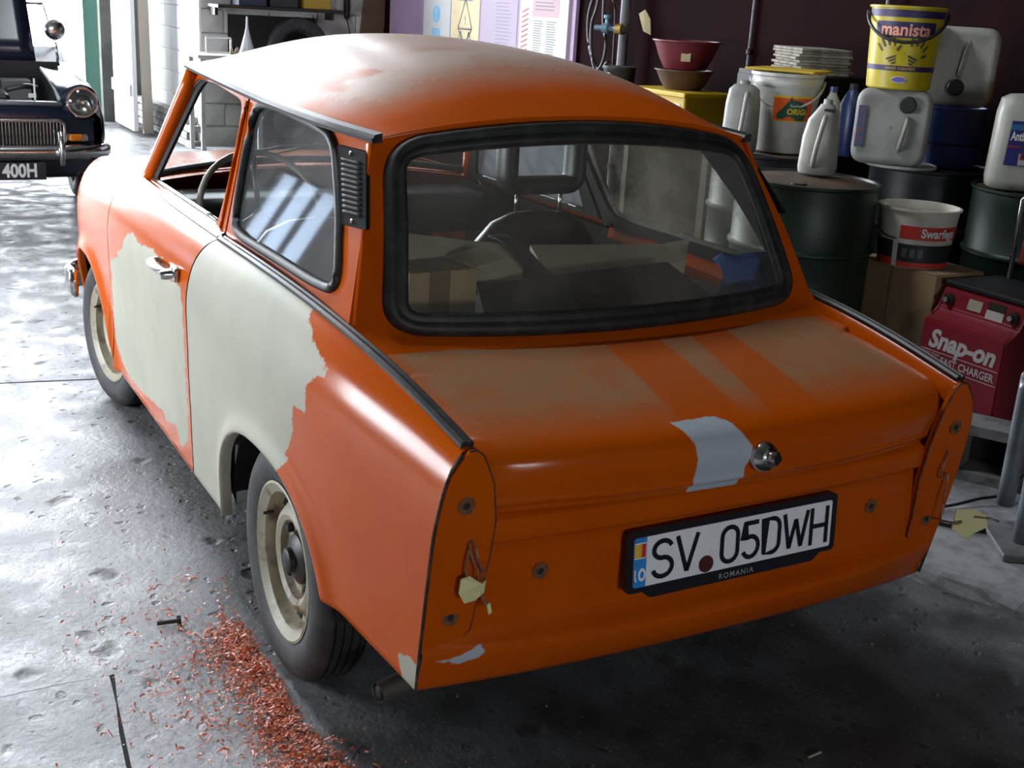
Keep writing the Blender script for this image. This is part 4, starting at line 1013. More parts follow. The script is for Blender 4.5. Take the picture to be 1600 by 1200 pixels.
def facing(x, y, extra=0.):
    """z-rotation that turns local -y to the camera"""
    return math.atan2(1.462-y, -2.406-x)+pi/2+R(extra)
# cream jug: tapered body, moulded handle down its front, dark cut-out at the neck
j = empty('jug', (1.405, -2.085, ZT), facing(1.405, -2.085, 0), 'cream plastic jug with a long moulded handle, standing at the front of the green drum', 'jug')
soft_box('body', [(0, .065, .05), (.006, .076, .06), (.03, .080, .064), (.15, .074, .058), (.22, .060, .05), (.255, .045, .042, .01, 0), (.275, .033, .035, .012, 0), (.285, .028, .028, .012, 0)], JUG, j)
tube('handle', [(.008, -.052, .235), (.004, -.082, .215), (-.012, -.088, .12), (-.018, -.082, .06), (-.018, -.060, .04)], 0, JUG, j, n=4, shape=[(.013*cos(a), .010*sin(a)) for a in lin(0, 2*pi, 10)[:-1]], up=(1, 0, 0))
lathe('spout', [(.020, .28), (.018, .305), (.013, .305), (.013, .28)], JUG, j, 14, (.012, 0, 0))
box('neck_shadow_strap', (.022, -.035, .262), (.045, .012, .014), CAPB, j, bev=.004)
j = empty('jug', (2.109, -2.235, ZT), facing(2.1, -2.3, 0), 'grey white jug with a moulded handle beside the tall white bucket', 'jug')
soft_box('body', [(0, .072, .06), (.008, .082, .068), (.05, .085, .07), (.22, .080, .065), (.285, .070, .055), (.305, .05, .04), (.31, .03, .03)], JUGG, j)
tube('handle', [(.015, -.055, .27), (.012, -.085, .25), (.004, -.092, .14), (-.004, -.085, .06), (-.006, -.06, .04)], 0, JUG, j, n=4, shape=[(.014*cos(a), .010*sin(a)) for a in lin(0, 2*pi, 10)[:-1]], up=(1, 0, 0))
lathe('cap', [(.024, .30), (.024, .322), (.018, .326), (0, .326)], JUGG, j, 16)

def bucket(name, loc, r0, r1, h, m, label, rim=.008, rz=0., inside=None, lip=True):
    o = empty(name, loc, rz, label, 'bucket')
    pr = [(0, .004), (r0-.006, .0), (r0, .006), (r0+(r1-r0)*.85, h*.85)]
    if lip: pr += [(r1+.002, h*.85), (r1+.004, h*.88), (r1, h*.90), (r1+.001, h*.95), (r1+.008, h*.965), (r1+.008, h), (r1+.002, h+.002)]
    else: pr += [(r1, h-.01), (r1+rim, h-.008), (r1+rim, h), (r1, h+.002)]
    pr += [(r1-.004, h), (r1-.008, h-.02), (r0-.006, .012), (0, .012)]
    lathe('body', pr, m, o, 52, ang=35)
    return o
def wrap(o, name, r_at, a0, a1, z0, z1, m, off=.0015, n=14):
    """label skin on a bucket: angles measured from its camera side, positive to the right"""
    P = [[V(((r_at(z)+off)*sin(a), -(r_at(z)+off)*cos(a), z)) for a in lin(a0, a1, n)] for z in (z0, (z0+z1)/2, z1)]
    return grid(name, P, m, o)
def wmap(r_at, off=.003, a_c=0., z_c=0.):
    return lambda a, b: V(((r_at(z_c+b)+off)*sin(a_c+a/r_at(z_c)), -(r_at(z_c+b)+off)*cos(a_c+a/r_at(z_c)), z_c+b))
# white bucket with the horse label
bx_, by_ = 2.127, -2.503
b = bucket('bucket', (bx_, by_, ZT), .135, .165, .365, pbr('white_plastic', (.46, .455, .42), .4, col2=(.36, .355, .32), scale=6), 'tall white bucket with an orange horse label and a wire-thin white handle', rz=facing(bx_, by_))
ra = lambda z: .135+(.165-.135)*z/.365
OR = pbr('label_orange', (.72, .10, .012), .5); YE = pbr('label_yellow', (.70, .48, .02), .5); GRN = pbr('label_green', (.005, .07, .03), .5)
wrap(b, 'label_border', ra, -.35, .95, .150, .268, YE, .0012); wrap(b, 'label', ra, -.335, .95, .155, .258, OR, .002)
wm = wmap(ra, .0028, .1, .205)
hp = [(-.052, -.028), (-.045, -.043), (-.020, -.042), (.004, -.030), (.03, -.036), (.045, -.050), (.085, -.050), (.10, 0), (.085, .028), (.055, .040), (.022, .044), (.012, .060), (.006, .046), (-.006, .028), (-.022, .008), (-.040, -.012)]
fine_plate('horse_head', hp, .012, lambda a, b: wm(a, b), GRN, b)
text_mesh('lettering', 'ORIGI', .036, YE, b, lambda a, b_: wmap(ra, .0036, .1, .205)(a+.045, b_-.010), bold=.0012)
text_mesh('lettering', 'Equilite', .017, pbr('label_white', (.7, .7, .7), .5), b, lambda a, b_: wmap(ra, .0036, .1, .205)(a+.035, b_+.018))
tube('handle', [(.172*cos(t), .172*sin(t)*.6-.11*0-.04-.09*sin(-t)*0, .335-.125*abs(sin(t))**1.0) for t in lin(pi, 2*pi, 18)], .006, pbr('white_plastic', (.46, .455, .42), .4), b, 6)
ll = tag(box('yellow_sheet', (2.198, -2.567, ZT+.365+.009), (.34, .30, .012), pbr('yellow_lid', (.50, .33, .01), .5), rot=rotm('Z', 30), bev=.004), 'flat yellow sheet lying across the white bucket with the horse label', 'sheet')
# grimy white canister behind the horse-label bucket, and the crumpled block on the locker
lk_ = empty('metal_locker', (2.62, -3.08, .05), 0, 'dark steel locker against the maroon wall behind the drums', 'locker')
box('cabinet', (0, 0, .60), (.62, .46, 1.20), STEELD, lk_, bev=.006)
for k in (-1, 1):
    d_ = box('locker_door', (k*.152, .235, .60), (.296, .014, 1.15), STEELD, lk_, bev=.003); box('handle', (-k*.11, .012, .05), (.012, .018, .10), CHROME, d_, bev=.003)
nb = empty('newspaper_bundle', (2.56, -3.02, 1.25), R(-20), 'crumpled bundle of grey stained newspaper on top of the locker', 'bundle')
NEWS = pbr('stained_newsprint', (.30, .27, .22), .9, col2=(.14, .12, .095), scale=18, amt=(.35, .65), bump=.6, bscale=25)
for k in range(9): box('newspaper', (random.uniform(-.01, .01), random.uniform(-.01, .01), .008+k*.0145), (.40-random.uniform(0, .03), .30-random.uniform(0, .03), .0135), NEWS, nb, rot=rotm('Z', random.uniform(-4, 4)), bev=.003, seg=1)
cn = empty('bottle', (1.85, -2.54, ZT), facing(1.85, -2.54), 'slim grimy white bottle with a blue side, right of the horse-label bucket', 'bottle')
soft_box('body', [(0, .036, .034), (.01, .042, .04), (.20, .042, .04), (.26, .034, .034), (.29, .018, .018), (.30, .016, .016)], JUGG, cn); lathe('cap', [(.018, .30), (.018, .325), (0, .327)], pbr('blue_plastic', (.012, .025, .10), .4), cn, 14)
bk = empty('bottle', (1.93, -2.74, ZT), 0, 'dark blue tall bottle in the gap between the white bucket and the grey jerrycan', 'bottle')
soft_box('body', [(0, .05, .04), (.01, .055, .045), (.24, .055, .045), (.29, .03, .03), (.31, .017, .017)], pbr('blue_plastic', (.012, .025, .10), .4), bk); lathe('cap', [(.02, .31), (.02, .335), (0, .337)], CAPB, bk, 14)
# round white lid under the jerrycan
tag(lathe('tray', [(0, 0), (.15, 0), (.158, .004), (.158, .014), (.150, .016), (.146, .010), (0, .009)], JUG, None, 40, (1.569, -2.737, ZT)), 'round cream tray lying on the black drum under the grey jerrycan', 'tray')
# jerrycan with black cap, lying under the yellow tub
def jerry(loc, rz, label, w, hgt, dep, capx, capz, hx, hz0, hz1, tilt=0., mat=None):
    o = empty('jerrycan', loc, 0, label, 'jerrycan', rot=(R(tilt), 0, rz))
    P = []; out = rrect(-w/2, 0, w/2, hgt, .065, 6)
    for d, ins in ((dep, .02), (dep-.012, .004), (dep*.5, 0), (.014, .0), (.002, .010), (-.006, .024), (-.004, .036)):
        P.append([V((a, d-dep/2, b)) for a, b in inset(out, ins)])
    for f in (.75, .4, .02): P.append([V((a*f, -dep/2-.003, hgt/2+(b-hgt/2)*f)) for a, b in inset(out, .036)])
    P.insert(0, [V((a*.02, dep/2, hgt/2+(b-hgt/2)*.02)) for a, b in out])
    body = grid('body', P, mat or JUGG, o, closed=True)
    lathe('cap', [(.020, -.008), (.034, 0), (.036, .010), (.036, .022), (.031, .027), (0, .027)], CAPB, o, 24, (capx, -dep/2-.004, capz), 'Y').rotation_euler = (0, 0, pi)
    tube('handle', [(hx+.004, -dep/2+.004, hz0), (hx, -dep/2-.022, hz0+(.02 if hz1 > hz0 else -.02)), (hx-.008, -dep/2-.024, (hz0+hz1)/2), (hx-.016, -dep/2-.022, hz1-(.02 if hz1 > hz0 else -.02)), (hx-.018, -dep/2+.004, hz1)], 0, JUG, o, n=4, shape=[(.013*cos(a), .010*sin(a)) for a in lin(0, 2*pi, 10)[:-1]], up=(1, 0, 0))
    return o
jx, jy = 1.584, -2.660
jc = jerry((jx, jy, ZT+.017), facing(jx, jy), 'grey white jerrycan with a black cap at top, under the yellow tub', .320, .325, .22, .055, .265, .06, .205, .07)
box('faded_label', (-.13, -.121, .16), (.035, .004, .18), pbr('faded_blue', (.05, .07, .14), .6, col2=(.15, .06, .08), scale=30), jc, bev=.001)
# yellow hand-cleaner tub
mz = ZT+.017+.326
mb = bucket('tub', (jx-.0, jy+.0, mz), .136, .156, .345, pbr('yellow_plastic', (.46, .36, .005), .4), 'yellow tub with purple bands and black hand prints on top of the jerrycan', rz=facing(jx, jy), lip=False)
rb = lambda z: .136+(.156-.136)*z/.345
PUR = pbr('label_purple', (.028, .018, .085), .5); PINK = pbr('label_pink', (.80, .33, .22), .5); INK = pbr('label_ink', (.06, .05, .015), .6)
wrap(mb, 'band', rb, -1.4, 1.4, .300, .330, PUR); wrap(mb, 'band', rb, -1.4, 1.4, .078, .100, PUR)
nm = wmap(rb, .0016, 0., .248)
fine_plate('name_panel', rpoly([(-.128, -.032), (.128, -.032), (.138, .0), (.136, .034), (-.136, .034), (-.138, 0)], .012), .014, nm, PUR, mb)
text_mesh('lettering', 'manista', .072, PINK, mb, lambda a, b_: wmap(rb, .004, 0., .248)(a, b_), sx=.98, bold=.002)
text_mesh('lettering', 'HAND CLEANSER', .016, YE, mb, lambda a, b_: wmap(rb, .003, 0., .089)(a, b_))
fine_plate('round_logo', [(.030*cos(t), .013*sin(t)) for t in lin(0, 2*pi, 18)[:-1]], .012, wmap(rb, .002, 0., .042), pbr('logo_blue', (.15, .13, .40), .5), mb)
tube('logo_ring', [wmap(rb, .002, 0., .042)(.030*cos(t), .013*sin(t)) for t in lin(0, 2*pi, 18)[:-1]], .0015, pbr('label_white', (.7, .7, .7), .5), mb, 4, closed=True)
def hand_print(cx, cz, k, rot):
    c, s = cos(R(rot)), sin(R(rot))
    def put(pts): fine_plate('hand_print', rpoly(pts, .003, 2), .012, lambda a, b: wmap(rb, .0022, 0., cz)(cx+(a*c-b*s)*k, (a*s+b*c)*k), INK, mb)
    for i, (x, y, l, w) in enumerate(((-.022, .018, .030, .007), (-.008, .026, .034, .007), (.007, .025, .032, .007), (.020, .017, .026, .006))):
        put([(x-w/2+(x*.1), y), (x+w/2+x*.1, y), (x*1.5+w/2, y+l), (x*1.5-w/2, y+l)])
    put([(.026, -.004), (.045, .010), (.041, .016), (.024, .006)])
    for i in range(3): put([(-.020+i*.006, -.010-i*.011), (.018-i*.004, -.012-i*.010), (.016-i*.004, -.018-i*.010), (-.018+i*.006, -.017-i*.010)])
hand_print(-.052, .150, 1.25, 24); hand_print(.052, .150, 1.25, -20)
tube('handle', [(.167*cos(t), -.171*abs(sin(t))**.8, .318-.120*abs(sin(t))) for t in lin(pi, 2*pi, 20)], .007, CAPB, mb, 8)
# blue bucket with a jerrycan lying on it
bb_x, bb_y = 1.568, -3.022
bu = bucket('bucket', (bb_x, bb_y, ZT), .125, .148, .27, pbr('blue_bucket', (.025, .05, .20), .45, col2=(.03, .06, .23), scale=5), 'dark blue bucket at the back of the black drum, under an upturned jerrycan', rz=facing(bb_x, bb_y), lip=False)
wrap(bu, 'band', lambda z: .125+.023*z/.27, -1.4, 1.4, .10, .112, pbr('blue_dark', (.008, .012, .04), .5))
jerry((bb_x-.01, bb_y+.01, ZT+.274), facing(bb_x, bb_y, -6), 'upright grey jerrycan with its black cap low in front, on the blue bucket', .300, .345, .18, .0, .085, .025, .28, .13, mat=pbr('pale_jerrycan', (.46, .455, .41), .5, col2=(.33, .33, .30), scale=7))
# antifreeze can on the right-hand drum
ax, ay = 0.919, -2.778
an = empty('antifreeze_can', (ax, ay, ZT), facing(ax, ay, 6), 'white antifreeze can with a blue label at the right edge on the green drum', 'can')
soft_box('body', [(0, .150, .10), (.01, .164, .112), (.04, .168, .115), (.30, .160, .110), (.355, .150, .10), (.372, .12, .08), (.378, .05, .05)], pbr('white_can', (.36, .355, .30), .45, col2=(.31, .30, .255), scale=5), an, 4.)
lathe('cap', [(.045, .37), (.045, .41), (.04, .415), (0, .415)], pbr('orange_cap', (.60, .27, .02), .5), an, 20, (.02, 0, 0))
LBL = pbr('label_blue', (.035, .045, .26), .5); WHL = pbr('label_white', (.7, .7, .7), .5)
fz = lambda o_: (lambda a, b, d=0: V((a, -.1155-o_+max(0, b-.16)*.03, b)))
plate('label', [(-.112, .10), (.13, .10), (.13, .275), (-.104, .275)], [], fz(.001), LBL, an, .001)
plate('label_band', [(-.106, .240), (.13, .240), (.13, .262), (-.105, .262)], [], fz(.0018), pbr('label_cyan', (.05, .22, .50), .5), an, .0005)
plate('label_panel', [(-.060, .104), (.13, .104), (.13, .150), (-.060, .150)], [], fz(.0018), WHL, an, .0005)
plate('hazard_square', [(-.055, .125), (-.025, .125), (-.025, .150), (-.055, .150)], [], fz(.0026), pbr('hazard_red', (.55, .06, .03), .5), an, .0005)
plate('hazard_cross', [(-.050, .130), (-.045, .128), (-.040, .134), (-.035, .128), (-.030, .130), (-.036, .1375), (-.030, .146), (-.035, .148), (-.040, .141), (-.045, .148), (-.050, .146), (-.044, .1375)], [], fz(.0032), CAPB, an, .0003)
plate('label_flash', [(-.105, .172), (-.060, .172), (-.060, .178), (-.105, .178)], [], fz(.0018), pbr('hazard_red', (.55, .06, .03), .5), an, .0005)
text_mesh('lettering', 'Antifreeze', .048, WHL, an, lambda a, b: fz(.003)(a-.100, b+.215), sx=.56, bold=.0014, align='LEFT')
lt = empty('plastic_tub', (1.12, -3.185, 1.05), facing(1.12, -3.185), 'orange yellow tub lid stack behind the antifreeze can', 'tub')
lathe('tub_body', [(0, 0), (.10, 0), (.115, .16), (.12, .17), (.12, .19), (.1, .215), (0, .22)], pbr('orange_cap', (.60, .27, .02), .5), lt, 30)
tag(box('wall_ledge', (1.10, -3.23, 1.025), (.36, .24, .05), STEELD, bev=.004), 'dark steel bracket shelf on the maroon wall behind the antifreeze can', 'shelf')

# cardboard box with the hand-cleaner bucket, charger in front
ccx = empty('cardboard_box', (1.045, -2.385, .05), 0, 'brown cardboard box standing on the ledge between the drums and the red charger', 'box')
box('carton', (0, 0, .27), (.42, .27, .54), CARD, ccx, bev=.004)
box('carton_seam', (.02, .1355, .30), (.012, .002, .46), pbr('card_edge', (.17, .115, .06), .8), ccx, bev=0)
for k in (-1, 1): plate('carton_flap', [(-.205, 0), (.205, 0), (.205, .13), (-.205, .13)], [], lambda a, b, d, k=k: V((a, k*(.135-b), .541+d)), CARD, ccx, .003)
sx_, sy_ = 1.053, -2.335
sb = bucket('bucket', (sx_, sy_, .596), .135, .158, .235, pbr('bone_plastic', (.56, .53, .46), .5, col2=(.44, .41, .34), scale=8), 'open white bucket with red and black label on the cardboard box', rz=facing(sx_, sy_), lip=False)
rc = lambda z: .135+(.158-.135)*z/.235
RED = pbr('label_red', (.50, .035, .02), .45); BLK = pbr('label_black', (.018, .020, .022), .45)
wrap(sb, 'label_red', rc, -1.5, -.58, .004, .035, RED); wrap(sb, 'label_black', rc, -1.5, -.58, .035, .105, BLK)
wrap(sb, 'label_red', rc, -.42, 1.5, .004, .026, RED); wrap(sb, 'label_black', rc, -.42, 1.5, .026, .098, BLK, .0016); wrap(sb, 'label_red', rc, -.40, 1.5, .118, .172, RED)
text_mesh('lettering', 'Swarfega', .050, WHL, sb, lambda a, b_: wmap(rc, .0045, .08, .145)(a+.010, b_), sx=.85, bold=.0015, align='LEFT')
for k in range(3): wrap(sb, 'label_note', rc, -.30+k*.22, -.16+k*.22, .045, .080, pbr('label_grey', (.09, .10, .10), .5), .0024, 3)
tube('handle', [wmap(rc, .006, -1.0, .195)(a, b) for a, b in ((-.05, .0), (-.045, -.03), (-.02, -.058), (.03, -.075), (.08, -.080))], .0025, STEELD, sb, 5, n=4)
ch = empty('battery_charger', (.60, -2.17, .052), 0, 'red battery charger with white lettering and a dark control top, standing on the ledge', 'charger')
CRED = pbr('charger_red', (.23, .010, .020), .38, col2=(.18, .010, .016), scale=4)
out = [(-.19, 0), (-.19, .392), (-.14, .41), (-.115, .435), (-.10, .505), (-.085, .515), (.19, .515), (.19, 0)]
bm = bmesh.new()
va = [[bm.verts.new((k*.195, -a-.19, b)) for a, b in out] for k in (-1, 1)]
nn_ = len(out)
for i in range(nn_): bm.faces.new((va[0][i], va[0][(i+1) % nn_], va[1][(i+1) % nn_], va[1][i]))
bm.faces.new(va[0]); bm.faces.new(va[1][::-1])
bmesh.ops.bevel(bm, geom=list(bm.edges), offset=.006, segments=2, affect='EDGES')
from_bm('cabinet', bm, CRED, ch, True, angle=30)
def chf(a, b, d=0, o_=.002): return V((-a, o_-d, b))
CW = pbr('charger_white', (.55, .50, .48), .5)
text_mesh('lettering', 'Snap-on', .098, CW, ch, lambda a, b: chf(a+.005, b+.322), sx=.98, bold=.004, shear=.25)
text_mesh('lettering', 'FAST CHARGER', .042, CW, ch, lambda a, b: chf(a+.045, b+.246), sx=.86, bold=.0008)
text_mesh('lettering', 'BOOST START', .018, CW, ch, lambda a, b: chf(a-.132, b+.263), sx=.8)
text_mesh('lettering', 'AND SLOW', .015, CW, ch, lambda a, b: chf(a-.132, b+.249), sx=.8)
for z in (.275, .220): plate('rule', [(-.185, z), (.185, z), (.185, z+.0025), (-.185, z+.0025)], [], lambda a, b, d: chf(a, b, d), CW, ch, .0008)
def cpf(a, t, o_=.002): return V((-a, -.075-.015*t+o_, .435+.07*t+o_*.1))
for a, m_ in ((-.152, 0), (.152, 0)):
    kb = lathe('knob', [(.022, 0), (.020, .014), (.013, .016), (.012, .028), (0, .029)], CAPB, ch, 20, cpf(a, .5), 'Y')
    lathe('knob_cap', [(.010, .027), (.010, .032), (0, .033)], pbr('knob_silver', (.7, .7, .7), .3, .8), kb, 14, axis='Y')
mt = plate('meter', [(-.065, .22), (.0, .22), (.0, .80), (-.065, .80)], [], lambda a, t, d: cpf(a, t, .003-d), pbr('meter_face', (.40, .36, .28), .4), ch, .002)
plate('meter', [(.025, .05), (.105, .05), (.105, .52), (.025, .52)], [], lambda a, t, d: cpf(a, t, .003-d), pbr('meter_white', (.52, .50, .45), .4), ch, .002)
plate('meter_window', [(.025, .54), (.105, .54), (.105, .95), (.025, .95)], [], lambda a, t, d: cpf(a, t, .003-d), pbr('meter_dark', (.03, .025, .022), .3), ch, .002)
box('control_top', (0, -.24, .527), (.40, .30, .024), CAPB, ch, bev=.008)
tube('trolley_handle', [(-.14, -.38, .1), (-.14, -.38, .84), (-.125, -.38, .875), (-.09, -.38, .89), (.10, -.38, .89), (.14, -.38, .85), (.14, -.38, .1)], .011, CHROME, ch, 10)
hz = tube('red_hose', [(-.03, -.33, .555), (-.01, -.335, .68), (.0, -.34, .78), (.02, -.345, .82), (.05, -.34, .75), (.06, -.335, .62)], .014, pbr('red_rubber', (.25, .03, .015), .5), None, 8, n=5, loc=(.60, -2.17, .045))
tag(hz, 'red rubber lead looped over the top of the charger under its chrome handle', 'lead')

# steel stand at the right edge, block, cables, tape on the ledge
ss_ = empty('steel_stand', (-.285, -1.515, .05), R(-35), 'grey steel stand with a rounded tube top and flat foot, cut by the right edge', 'stand')
SG = pbr('stand_grey', (.20, .22, .24), .35, .4, col2=(.14, .15, .17), scale=10)
box('foot_plate', (0, 0, .012), (.22, .16, .022), pbr('foot_grey', (.12, .12, .125), .6, col2=(.08, .08, .08), scale=10), ss_, bev=.004)
tube('tube_hoop', [(.0, -.0, .02), (.0, .0, .44), (.012, -.0, .485), (.045, -.0, .505), (.15, 0, .505), (.19, 0, .48), (.20, 0, .44), (.20, 0, .06)], .027, SG, ss_, 14, n=3)
s2 = empty('steel_post', (-.07, -2.06, .05), R(-30), 'pale grey square steel post behind the stand at the right edge', 'post')
box('post', (0, 0, .28), (.05, .05, .55), pbr('pale_post', (.26, .27, .26), .6), s2, bev=.004); box('foot', (0, 0, .01), (.16, .14, .02), SG, s2, bev=.004)
cbk = empty('concrete_block', (.25, -1.84, .05), R(28), 'hollow grey concrete block on the ledge beside the orange car', 'block')
HB = pbr('block_grey', (.17, .165, .16), .95, col2=(.11, .105, .10), scale=14, bump=.5, bscale=50)
plate('block_shell', [(-.21, 0), (.21, 0), (.21, .20), (-.21, .20)], [[(-.17, .035), (-.02, .035), (-.02, .165), (-.17, .165)], [(.02, .035), (.17, .035), (.17, .165), (.02, .165)]], lambda a, b, d: V((a, .075-d, b)), HB, cbk, .15)
plate('block_back', [(-.20, .01), (.20, .01), (.20, .19), (-.20, .19)], [], lambda a, b, d: V((a, -.06-d, b)), DARK, cbk, .01)
CB = pbr('black_cable', (.012, .012, .014), .35)
tag(tube('cable', [(.30, -1.30, .056), (.06, -1.44, .056), (.02, -1.55, .060), (.0, -1.66, .075), (-.02, -1.74, .085), (-.01, -1.81, .12), (-.03, -1.97, .26), (-.04, -2.02, .42), (-.04, -2.02, .60)], .005, CB, None, 6, n=6), 'thin black cable running from under the orange car up the pale steel post', 'cable')
tag(tube('cable', [(.36, -1.10, .060), (.06, -1.33, .060), (-.07, -1.42, .060), (-.14, -1.48, .060), (-.165, -1.51, .060)], .0095, CB, None, 8, n=6), 'thick black cable lying on the ledge behind the steel stand', 'cable')

# ------------------------------------------------------------------ maroon wall: bench, crate, bowls, pipes, hoses
wbn = empty('workbench', (3.80, -3.05, .05), 0, 'dark workbench along the maroon wall behind the drums', 'bench')
box('worktop', (0, 0, .80), (1.60, .58, .05), STEELD, wbn, bev=.004)
for a in (-.75, .75):
    for b_ in (-.24, .24): box('leg', (a, b_, .39), (.06, .06, .77), STEELD, wbn, bev=.003)
yc = empty('plastic_crate', (3.62, -2.98, .877), R(4), 'yellow plastic crate with a paper tag on the dark workbench', 'crate')
YC = pbr('crate_yellow', (.50, .33, .008), .45)
box('crate_body', (0, 0, .09), (.50, .34, .18), YC, yc, bev=.012); box('crate_rim', (0, 0, .185), (.55, .39, .028), YC, yc, bev=.006)
box('crate_tag', (-.19, .171, .10), (.05, .004, .07), pbr('paper', (.6, .6, .56), .8), yc, bev=0); box('crate_panel', (.06, .171, .125), (.17, .004, .07), CAPB, yc, bev=0)
def bowl(x, y, z, r, h, m, label):
    o = empty('bowl', (x, y, z), 0, label, 'bowl')
    lathe('basin', [(0, 0), (r*.62, 0), (r*.8, h*.4), (r*.96, h*.92), (r*1.03, h*.95), (r*1.03, h), (r*.95, h), (r*.78, h*.42), (r*.6, .012), (0, .012)], m, o, 40, ang=40); return o
bowl(3.62, -3.0, 1.0775, .175, .115, pbr('brown_bowl', (.07, .028, .012), .55), 'brown bowl on the yellow crate, under the red bowl')
rbw = bowl(3.62, -3.0, 1.195, .20, .165, pbr('red_bowl', (.12, .008, .012), .5), 'red bowl with a small paper tag nested on the brown bowl')
box('paper_tag', (-.134, .099, .075), (.055, .006, .05), pbr('tag_paper', (.40, .33, .18), .8), rbw, rot=rotm('Z', 53), bev=0)
bs_ = empty('spray_gun', (4.32, -3.0, .877), 0, 'black lidded tin with a pale label on the bench left of the crate', 'tin')
lathe('tin_body', [(0, 0), (.10, 0), (.103, .01), (.103, .26), (.107, .265), (.107, .285), (0, .285)], CAPB, bs_, 30); box('tin_label', (-.02, .100, .21), (.06, .012, .07), pbr('label_grey2', (.30, .32, .30), .7), bs_, bev=.002)
bs_.name = 'paint_tin'
PIPE = pbr('grey_pipe', (.10, .095, .105), .5, .2)
def pipe(x, y, r, label, z0=.05, z1=4.6):
    o = empty('pipe', (x, y, z0), 0, label, 'pipe'); lathe('pipe_tube', [(r, 0), (r, z1-z0), (0, z1-z0)], PIPE, o, 18)
    for z in (.4, 2.2, 3.6): lathe('pipe_clip', [(r+.001, z), (r+.008, z+.004), (r+.008, z+.03), (r+.001, z+.034)], STEELD, o, 18)
    return o
pipe(4.68, -3.25, .034, 'thick grey vertical pipe on the maroon wall right of the notice board')
pipe(3.45, -3.335, .010, 'thin pale conduit running up the maroon wall above the red bowl', .9)
pipe(2.36, -3.31, .012, 'thin conduit on the maroon wall behind the newspaper bundle', 1.27)
vl = empty('valve', (4.74, -3.15, 1.385), R(18), 'blue and brass air valve clamped on the grey pipe', 'valve')
VB = pbr('valve_blue', (.10, .17, .22), .4, .4); BRS = pbr('brass', (.45, .30, .08), .35, .9)
lathe('valve_body', [(0, -.14), (.022, -.14), (.026, -.10), (.018, -.09), (.018, -.03), (.034, -.02), (.034, .03), (.018, .04), (.018, .10)], VB, vl, 18, axis='X')
bf = lathe('brass_fitting', [(.018, .08), (.034, .085), (.036, .14), (.024, .145), (.022, .12), (0, .12)], BRS, vl, 18, axis='X'); bf.scale = (-1, 1, 1)
lathe('valve_stem', [(.014, 0), (.014, .06), (.026, .065), (.026, .085), (0, .09)], VB, vl, 14)
vl.scale = (1, 1, 1)
tag(plate('paper_label', [(4.52, 1.46), (4.59, 1.52), (4.66, 1.49), (4.59, 1.38), (4.50, 1.36)], [], lambda a, b, d: V((a, -3.349+d, b)), pbr('tag_paper', (.40, .33, .18), .8), None, .004), 'creased paper label hanging right of the air valve', 'label')
HOSE = pbr('black_hose', (.030, .022, .024), .4)
tag(tube('hose', [(5.05, -3.28, 2.4), (5.10, -3.27, 1.7), (5.16, -3.26, 1.45), (5.12, -3.26, 1.25), (5.02, -3.26, 1.13), (4.95, -3.26, 1.10), (4.88, -3.27, 1.16)], .012, HOSE, None, 8, n=6), 'outer black air hose hanging in a long loop left of the grey pipe', 'hose')
tag(tube('hose', [(4.86, -3.20, 2.4), (4.93, -3.19, 1.6), (5.0, -3.19, 1.40), (4.97, -3.19, 1.2), (4.90, -3.19, 1.10), (4.82, -3.19, 1.16), (4.80, -3.19, 1.30), (4.86, -3.19, 1.48), (4.90, -3.20, 2.3)], .011, HOSE, None, 8, n=6), 'inner brown black hose coiled over the air valve', 'hose')
tag(tube('hose', [(5.2, -3.30, 2.3), (5.08, -3.30, 1.8), (4.98, -3.31, 1.62), (4.9, -3.31, 1.50), (4.88, -3.31, 1.2), (4.87, -3.31, .9)], .008, pbr('brown_hose', (.06, .025, .02), .5), None, 6, n=6), 'thin brown hose hanging straight down behind the two black hoses', 'hose')

# notice board and papers
nbd = empty('notice_board', (7.15, YR+.02, 1.6), 0, 'lilac painted notice board on the right-hand wall', 'board')
LIL = pbr('lilac_board', (.36, .25, .37), .8, col2=(.30, .21, .32), scale=2)
box('board', (0, 0, 0), (3.45, .03, 1.7), LIL, nbd, bev=.004)
PAP = pbr('paper_white', (.52, .52, .52), .8); PAP2 = pbr('paper_cream', (.60, .50, .30), .7, col2=(.52, .42, .24), scale=2)
def poster(name, x0, x1, z0, z1, m, label, y=.018):
    o = plate(name, [(x0, z0), (x1, z0), (x1, z1), (x0, z1)], [], lambda a, b, d: V((a, YR+.02+y-d, b)), m, None, .003)
    return tag(o, label, 'poster')
def pf(x, z, y=.0195): return lambda a, b, d=0: V((x-a, YR+.02+y-d, z+b))
p1 = poster('safety_poster', 7.52, 8.08, 1.0, 1.75, PAP, 'white poster with a blue exclamation disc, leftmost on the notice board')
LB = pbr('sign_blue', (.16, .45, .68), .6)
plate('blue_disc', [(.075*cos(t), .075*sin(t)) for t in lin(0, 2*pi, 24)[:-1]], [], pf(7.80, 1.375), LB, p1, .0005)
text_mesh('lettering', '!', .15, PAP, p1, pf(7.80, 1.375, .021), bold=.004)
plate('blue_panel', [(-.08, -.06), (.08, -.06), (.08, .06), (-.08, .06)], [], pf(7.80, 1.19), LB, p1, .0005)
for k in range(4): plate('text_line', [(-.055, .035-k*.022), (.055-.02*(k == 3), .035-k*.022), (.055-.02*(k == 3), .041-k*.022), (-.055, .041-k*.022)], [], pf(7.80, 1.19, .021), PAP, p1, .0004)
p2 = poster('warning_poster', 6.96, 7.50, 1.0, 1.56, PAP2, 'cream poster with a blue outlined triangle on the notice board')
DBL = pbr('ink_blue', (.12, .22, .30), .6)
